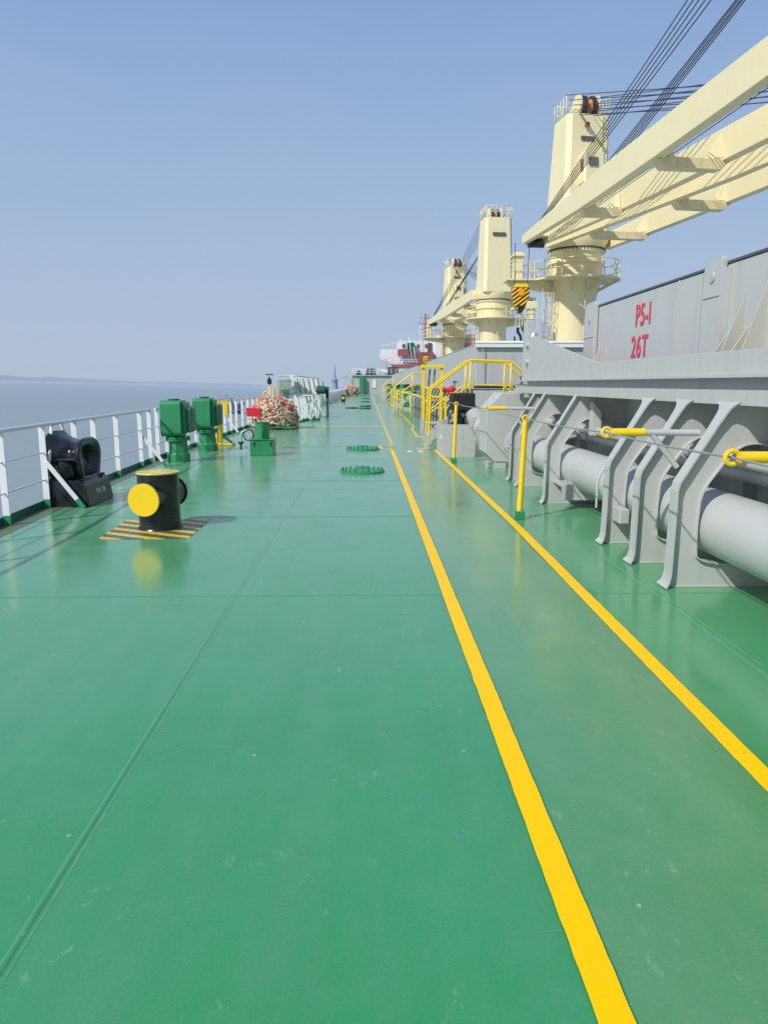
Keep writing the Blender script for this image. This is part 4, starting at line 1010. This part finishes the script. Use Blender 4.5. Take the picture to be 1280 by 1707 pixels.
    for (a, b) in zip(cs, cs[1:] + cs[:1]):
        if a[0] > 0 and b[0] > 0: continue
        for z in (.5, 1.0): m.tube(W(*a, zz + z), W(*b, zz + z), .028, 6)
        for k in range(5): u = a[0] + (b[0] - a[0]) * k / 5; v = a[1] + (b[1] - a[1]) * k / 5; m.tube(W(u, v, zz), W(u, v, zz + 1.0), .024, 6)
    m.build('top_railing', Cm, t)
    # jib
    hv, tv = 1.82, .52; LB = Lj - .2
    def zc(u): return z_heel + (z_tip - z_heel) * u / Lj
    def depth(u): return .78 + .30 * math.sin(PI * min(1, max(0, (u + 3) / (Lj + 6)))) - .42 * max(0, (u - Lj * .6) / (Lj * .4))
    us = [.2 + (LB - .2) * i / 10 for i in range(11)]
    def vv(u): return hv + (tv - hv) * u / Lj
    for s_ in (1, -1):
        m = MB(); V = []
        for u in us:
            dz = depth(u) / 2; w = .20 if u < LB * .7 else .16; v = vv(u) * s_
            zt = zc(u)
            V += [W(u, v - w, zt - dz), W(u, v + w, zt - dz), W(u, v + w, zt + dz), W(u, v - w, zt + dz)]
        fs = [(3, 2, 1, 0), tuple(4 * (len(us) - 1) + k for k in range(4))]
        for i in range(len(us) - 1):
            for j in range(4): fs.append((4 * i + j, 4 * i + (j + 1) % 4, 4 * i + 4 + (j + 1) % 4, 4 * i + 4 + j))
        m.add(V, fs); m.build('jib_beam', Cm, t, .02)
    for u in (5.2, 12.3, 19.4):
        v = vv(u) ; zb = zc(u) - depth(u) / 2
        m = MB(); k = .22
        pts = [(-v - .1, zb + .22), (-v + .35, zb + .06), (v - .35, zb + .06), (v + .1, zb + .22), (v + .1, zb + .02), (v - .2, zb - .30), (-v + .2, zb - .30), (-v - .1, zb + .02)]
        n = len(pts); vs = [W(u - k, a, b) for a, b in pts] + [W(u + k, a, b) for a, b in pts]
        m.add(vs, [tuple(range(n)), tuple(range(2 * n - 1, n - 1, -1))] + [(i, (i + 1) % n, n + (i + 1) % n, n + i) for i in range(n)])
        for s_ in (-1, 1): # gussets up the inside of each beam
            m.add([W(u - .25, s_ * (v - .18), zb + .1), W(u + .25, s_ * (v - .18), zb + .1), W(u, s_ * (v - .19), zb + .95), W(u, s_ * (v - .75), zb + .07)], [(0, 3, 2), (1, 2, 3), (0, 1, 3)])
        m.build('cross_member', M['creamd'], t, .015)
    # jib head: sheave axle and black sheaves under it
    m = MB(); m.tube(W(LB - .25, -tv - .1, z_tip - .12), W(LB - .25, tv + .1, z_tip - .12), .07, 10); m.bar(W(LB - 1.2, 0, z_tip + .05), W(LB - .1, 0, z_tip + .05), 1.0, .07); m.build('head_axle', Cm, t)
    for v in (-.42, -.28, -.12, .05, .22, .36): MB().tube(W(LB - .3, v - .045, z_tip - .22), W(LB - .3, v + .045, z_tip - .22), .24, 18).build('head_sheave', M['rope'], t)
    # luffing ropes
    fa = .90 if port_arm else .64
    m = MB(); rr = .021
    for s_, vs_ in ((1, (.62, .50, .40, .28, .18)), (-1, (.62, .50, .40, .28, .18))):
        for i, v in enumerate(vs_):
            a = W(.6 + .1 * i, s_ * v * (1.1 if s_ > 0 else 1.6) - (.3 if s_ < 0 else 0), 17.55 - .28 * i)
            b = W(LB - .4 - .55 * i, .34 + .05 * i, zc(LB) + .22 + .02 * i) if s_ > 0 else W(LB * fa - .5 * i, vv(LB * fa) - .10, zc(LB * fa) + .5)
            m.pipe([a, a.lerp(b, .5) - Vector((0, 0, .10)), b], rr, 5)
    m.build('luffing_rope', M['rope'], t)
    MB().bar(W(LB * fa + .3, vv(LB * fa) - .1, zc(LB * fa) + .38), W(LB * fa - 1.2, vv(LB * fa) - .1, zc(LB * fa) + .62), .06, .16).build('rope_anchor', M['creamd'], t)
    # hoist ropes running below the jib to the head
    m = MB()
    for v in (-.2, -.05, .1): m.pipe([W(1.4, v, 10.6), W(LB - .4, v, z_tip - .42)], .016, 5)
    m.build('hoist_rope', M['rope'], t)
    # maker's strip lettering is not legible: faint grey dashes
    m = MB()
    for i in range(12):
        u = 1.6 + .26 * i + (.3 if i > 6 else 0); v = -(vv(u) + .206) if d.y < 0 else vv(u) + .206
        m.add([W(u, v, zc(u) + .05), W(u + .15, v, zc(u) + .05), W(u + .15, v, zc(u) + .30), W(u, v, zc(u) + .30)], [(0, 1, 2, 3)])
    if port_arm: m.build('faded_lettering', M['creamd'], t)
    return t
cr0 = crane(12.6, 14.2, (9.45, 42.6), 9.90, 9.60, 'nearest cream deck crane, its long jib reaching forward over the covers from the upper right', False, True)
cr1 = crane(12.45, 44.3, (16.4, 17.6), 9.90, 9.60, 'large cream deck crane in full view, its jib pointing back toward the viewer', True, False)
cr2 = copy_tree(cr0, loc=(12.0, 70.0, 0)); cr2['label'] = 'cream deck crane in the middle distance with a small dark plate on its tower'
cr3 = copy_tree(cr1, loc=(11.8, 98.0, 0)); cr3['label'] = 'farthest cream deck crane, half hidden by the jib of the one before it'

# hook blocks
def hook_block(loc, rope_top, label, s=1.0):
    t = empty('hook_block', loc, label, 'hook block', 'black and yellow crane hook blocks'); x, y, z = loc
    prof = [(-.30, 0), (.30, 0), (.46, -.25), (.47, -.62), (.20, -1.35), (.05, -1.5), (-.12, -1.5), (-.30, -1.30), (-.47, -.62), (-.46, -.25)]
    prof = [(x + a * s, z + b * s) for a, b in prof]
    MB().prism(prof, y - .20 * s, y + .20 * s, 'XZ').build('shell', M['hook'], t, .02)
    MB().prism([(x + a * s, z + b * s) for a, b in [(-.33, .03), (.33, .03), (.40, -.08), (.36, -.16), (-.36, -.16), (-.40, -.08)]], y - .24 * s, y + .24 * s, 'XZ').build('top_guard', M['yellow'], t, .02)
    MB().box(x - .17 * s, x + .17 * s, y - .26 * s, y - .205 * s, z - .62 * s, z - .25 * s).build('badge_plate', M['orange'], t, .02)
    MB().prism([(x + a * s, z + b * s) for a, b in [(-.22, -1.15), (.26, -1.15), (.06, -1.55), (-.12, -1.55)]], y - .22 * s, y + .22 * s, 'XZ').build('bottom_guard', M['blackm'], t)
    m = MB()
    for sx in (-1, 1): m.tube((x + sx * .36 * s, y, z - .3), (x + sx * .40 * s, y, rope_top), .022, 6)
    m.build('rope', M['rope'], t)
    zz = z - 1.5 * s
    MB().tube((x - .03, y, zz), (x - .03, y, zz - .9 * s), .02, 6).pipe([(x - .25 * s, y, zz - .75 * s), (x - .2 * s, y, zz - .35 * s), (x - .05, y, zz - .1), (x + .12 * s, y, zz - .4 * s), (x + .14 * s, y, zz - .8 * s)], .018, 6).build('sling', M['white'], t)
    hk = [(x - .1, y, zz - .85 * s), (x - .1, y, zz - 1.1 * s), (x + .05, y, zz - 1.3 * s), (x + .10, y, zz - 1.6 * s), (x - .05, y, zz - 1.85 * s), (x - .25, y, zz - 1.7 * s), (x - .28, y, zz - 1.35 * s)]
    MB().pipe(hk, .085 * s, 10, r2=.05 * s).build('hook', M['blackm'], t)
    return t
hook_block((8.77, 42.1, 7.15), 9.4, 'black and yellow striped hook block hanging below the nearest jib')
hook_block((7.85, 96.3, 5.2), 9.2, 'black and yellow striped hook block hanging above the distant ladder frame', .9)
hook_block((15.6, 72.6, 8.0), 9.6, 'black and yellow striped hook block half hidden behind the grey coaming post', .9)

# ------------------------------------------------------------------ ship berthed ahead
ms = empty('moored_ship', (16, 190, 0), 'white and red ship with bridge wing and mast lying ahead of the bow', 'ship')
Wm = M['shipw']
MB().box(7, 48, 188, 230, -9, 5.6).build('hull', M['greyfar'], ms)
MB().prism([(3.7, 10.3), (8.6, 10.6), (8.6, 6.6), (7.2, 6.6), (3.7, 7.9)], 190, 193, 'XZ').build('bridge_wing', Wm, ms)
MB().box(8.6, 20.5, 190, 205, 9.2, 12.6).box(9.8, 20, 190.5, 205, 7.0, 9.19).box(17.8, 19.6, 188.5, 190, 6.0, 14.2).build('superstructure', Wm, ms)
MB().box(6.6, 19, 187.5, 190, 5.6, 6.5).box(8.2, 11.0, 188.6, 189.9, 8.8, 10.4).box(13.4, 17.2, 186.5, 189.9, 6.6, 9.6).box(19.7, 28, 189, 190, 6.2, 14.0).build('red_structure', M['redf'], ms)
MB().box(14.2, 15.9, 186.3, 186.49, 6.8, 9.1).build('opening', M['dim'], ms)
m = MB()
for x in (9.4, 12.0, 13.2, 15.2, 16.4): m.box(x, x + .5, 189.8, 189.99, 10.9, 11.7)
m.box(15.9, 17.0, 189.7, 189.95, 9.6, 12.0)
for x in (20.4, 22, 23.6, 25.2, 26.8):
    for z in (7.2, 9.2, 11.2, 13): m.box(x, x + .8, 188.7, 188.99, z, z + .7)
m.build('window', M['dim'], ms)
m = MB()
for z in (7.2, 7.8): m.tube((6.7, 187.6, z), (17, 187.6, z), .05, 5)
for i in range(16): m.tube((6.7 + .69 * i, 187.6, 6.5), (6.7 + .69 * i, 187.6, 7.8), .05, 5)
for i in range(16): m.tube((4.2 + .9 * i, 190.2, 10.4 + .15 * min(i, 12)), (4.2 + .9 * i, 190.2, 11.6 + .15 * min(i, 12)), .05, 5)
m.tube((4.2, 190.2, 11.4), (16, 190.2, 13.3), .05, 5); m.tube((9, 189, 7), (9, 189, 13.0), .12, 6); m.tube((12, 188.5, 6.5), (11, 188.5, 13.3), .09, 6); m.tube((13, 188.5, 6.5), (12.2, 188.5, 11), .09, 6)
m.build('railing', Wm, ms)
MB().prism([(10.6, 12.0), (12.4, 12.0), (12.4, 10.2), (11.6, 9.3), (10.6, 10.2)], 188.5, 189.5, 'XZ').build('lifeboat', M['greend'], ms)
MB().lathe([(0, 5.0), (1.0, 5.0), (.9, 5.4), (.5, 5.8), (0, 5.9)], (12.6, 186, 0), 16).box(7.2, 11.4, 186.8, 187.4, 4.6, 5.5).build('green_gear', M['mint'], ms)
mt = MB().tube((15.4, 192, 12.6), (15.4, 192, 19.6), .22, 8)
for z, w in ((15.5, 1.3), (17.0, 1.9), (18.4, 1.5)): mt.tube((15.4 - w, 192, z), (15.4 + w, 192, z), .09, 6)
for x, z in ((14, 17), (14.8, 17), (16.4, 17), (17, 15.5), (14.4, 18.4), (16.2, 18.4)): mt.tube((x, 192, z), (x, 192, z + .9), .06, 5)
mt.build('mast', M['redf'], ms)
m = MB()
for x in (14.0, 16.8): m.tube((x, 192, 12.6), (x, 192, 16.6), .08, 6)
for z in (13.2, 14.2, 15.2, 16.2): m.tube((14.0, 192, z), (16.8, 192, z), .06, 6)
m.build('mast_frame', Wm, ms)
# tower, crane boom and barge in the haze
tw = empty('lattice_tower', (-128, 3000, sea_z(-150, 3000)), 'slim hazy tower on the far shore just left of the bow', 'tower')
zb = sea_z(-128, 3000)
MB().lathe([(14, zb), (12, zb + 12), (12, zb + 30), (16, zb + 36), (7, zb + 44), (3.2, zb + 62), (1.6, zb + 95)], (-128, 3000, 0), 12).build('shaft', M['haze'], tw)
gc = empty('shore_crane', (-70, 2600, 0), 'faint pinkish shore crane beside the hazy tower', 'shore crane')
zb = sea_z(-70, 2600)
m = MB(); m.bar((-80, 2600, zb), (-70, 2600, zb + 48), 2, 2).bar((-60, 2600, zb), (-70, 2600, zb + 48), 2, 2).bar((-95, 2600, zb + 36), (-50, 2600, zb + 50), 2, 2); m.build('frame', M['pinkhaze'], gc)
bg = empty('barge', (-50, 230, sea_z(-50, 230)), 'dark blue low barge on the water behind the rail', 'barge')
z0 = sea_z(-50, 232)
MB().prism([(-62, z0 - .5), (-60, z0 + 2.6), (-42, z0 + 2.6), (-39, z0 + 3.2), (-40.5, z0 - .5)], 228, 236, 'XZ').build('hull', paint('hazy_dark_blue', (.07, .11, .18), .6, .3), bg)
MB().box(-46, -42.5, 229, 234, z0 + 2.6, z0 + 4.6).build('wheelhouse', M['haze'], bg); MB().tube((-44, 231, z0 + 4.6), (-44, 231, z0 + 6), .15, 6).build('mast', M['haze'], bg)

m = MB()
def scr(pts, w):
    P = [Vector((x, y, .0009 if pts[0][0] < .68 else .0048)) for x, y in pts]
    for a, b in zip(P[:-1], P[1:]):
        d = (b - a).normalized(); n = Vector((-d.y, d.x, 0)) * w / 2
        m.add([a - n, a + n, b + n, b - n], [(3, 2, 1, 0)])
scr([(.42, 1.905), (.47, 1.90), (.52, 1.905), (.585, 1.91)], .0035); scr([(.42, 1.905), (.405, 1.84), (.37, 1.78)], .002)
scr([(.555, 2.42), (.545, 2.30), (.555, 2.18), (.55, 2.05), (.56, 1.98)], .002); scr([(-.42, 2.7), (-.415, 2.62), (-.40, 2.52)], .0025)
scr([(-.98, 2.95), (-.92, 3.02), (-.86, 3.10)], .003); scr([(-1.0, 3.2), (-.95, 3.22)], .006)
rnd = random.Random(3)
for i in range(90):
    x = rnd.uniform(-2.2, .55) if i % 3 else rnd.uniform(.75, 2.3); y = rnd.uniform(1.7, 6.0); a = rnd.uniform(-.9, 1.4); L = rnd.uniform(.008, .05)
    scr([(x, y), (x + L * .5 * math.cos(a), y + L * .5 * math.sin(a)), (x + L * math.cos(a + .25), y + L * math.sin(a + .25))], rnd.uniform(.0008, .002))
# boot-sole prints: rows of short bars
for cx_, cy_, a in ((-.27, 1.99, .15), (-.22, 2.24, .1), (-.62, 3.0, .5), (.12, 3.15, -.2)):
    for k in range(6):
        if rnd.random() < .3: continue
        y = cy_ + .022 * k; w = rnd.uniform(.02, .045); scr([(cx_ - w + a * .022 * k, y), (cx_ + w * .3 + a * .022 * k, y + .008)], .003)
M['scuff'] = paint('dusty_scuff', (.10, .30, .14), .6, .9, (.28, .36, .24), scale=9)
m.build('deck_scuffs', M['scuff']); tag(bpy.data.objects['deck_scuffs'], 'faint pale scratches and boot scuffs on the near deck', None, None, 'structure')
mb = MB()
for dx in (.030,): ribbon(mb, [(-1.05 + dx, -2), (-1.03 + dx, 6), (-1.045 + dx, 20)], .005, .0009)
ribbon(mb, [(2.31, -2), (2.33, 13)], .012, .0009)
struct('seam_dust', mb, M['scuff'], 'thin pale dusty edges along the weld seams')
# ------------------------------------------------------------------ small chips of paint on the deck
o = MB().lathe([(.011, .0), (.011, .004), (0, .005)], (-1.55, 2.17, .0), 7).build('paint_chip', M['yellow'], None, off=(-1.55, 2.17, 0)); tag(o, 'tiny yellow paint fleck left of the long weld seam', 'paint fleck')
m = MB()
for x, y in ((.21, 2.63), (.245, 2.52), (.03, 2.78), (.10, 2.66), (.33, 2.37)): m.lathe([(random.uniform(.005, .009), .0005), (.003, .0022), (0, .0024)], (x, y, 0), 6)
o = m.build('paint_flecks', paint('blue_fleck', (.08, .25, .62), .5, .2), None, off=(.2, 2.6, 0)); tag(o, 'sprinkle of tiny blue paint flecks left of the near yellow line', 'paint flecks', kind='stuff')

# ------------------------------------------------------------------ light, sky, camera
sv = Vector((-.85, -.75, 1.0)).normalized()
L = bpy.data.lights.new('sun', 'SUN'); L.energy = 3.75; L.angle = R(.9); L.color = (1.0, .965, .90)
lo = bpy.data.objects.new('sun', L); COL.objects.link(lo); lo.rotation_euler = (-sv).to_track_quat('-Z', 'Y').to_euler(); lo.location = (-20, -20, 40)
w = bpy.data.worlds.new('World'); S.world = w; w.use_nodes = True
nt = w.node_tree; nt.nodes.clear()
out = nt.nodes.new('ShaderNodeOutputWorld'); bgd = nt.nodes.new('ShaderNodeBackground')
sky = nt.nodes.new('ShaderNodeTexSky'); sky.sky_type = 'NISHITA'; sky.sun_disc = False
sky.sun_elevation = math.asin(sv.z); sky.sun_rotation = math.atan2(sv.x, sv.y) % (2 * PI)
sky.air_density = 1.0; sky.dust_density = 3.0; sky.ozone_density = 3.0
tc = nt.nodes.new('ShaderNodeTexCoord'); sx = nt.nodes.new('ShaderNodeSeparateXYZ'); nt.links.new(tc.outputs['Generated'], sx.inputs[0])
hz = ramp(nt, sx.outputs[2], [(0.0, (.425, .51, .64)), (.07, (.39, .485, .64)), (.25, (.31, .435, .635)), (.45, (.215, .34, .61)), (.8, (.14, .25, .54))])
hz = mix(nt, ramp(nt, noise(nt, tc.outputs['Generated'], 2.2, 3, .5, (1, 1, 3.5)), [(.35, 0), (.8, .22)]), hz, (.43, .51, .62))
sc = nt.nodes.new('ShaderNodeVectorMath'); sc.operation = 'SCALE'; sc.inputs['Scale'].default_value = 10.0; nt.links.new(hz, sc.inputs[0])
mx = mix(nt, .90, sky.outputs[0], sc.outputs[0])
nt.links.new(mx, bgd.inputs[0]); bgd.inputs[1].default_value = .112; nt.links.new(bgd.outputs[0], out.inputs[0])

yaw = math.atan(30 / 1220.); pit = math.atan(213.5 / 1200.)
F = Vector((math.sin(yaw) * math.cos(pit), math.cos(yaw) * math.cos(pit), -math.sin(pit)))
cam = bpy.data.cameras.new('camera'); cam.sensor_fit = 'VERTICAL'; cam.sensor_height = 36; cam.lens = 1200 / 1707 * 36
cam.clip_end = 30000; cam.clip_start = .05
co = bpy.data.objects.new('camera', cam); COL.objects.link(co); co.location = (0, 0, 1.63); co.rotation_euler = F.to_track_quat('-Z', 'Y').to_euler()
S.camera = co
S.render.resolution_x = 767; S.render.resolution_y = 1024
S.view_settings.view_transform = 'Standard'; S.view_settings.look = 'None'; S.view_settings.exposure = 0; S.view_settings.gamma = 1
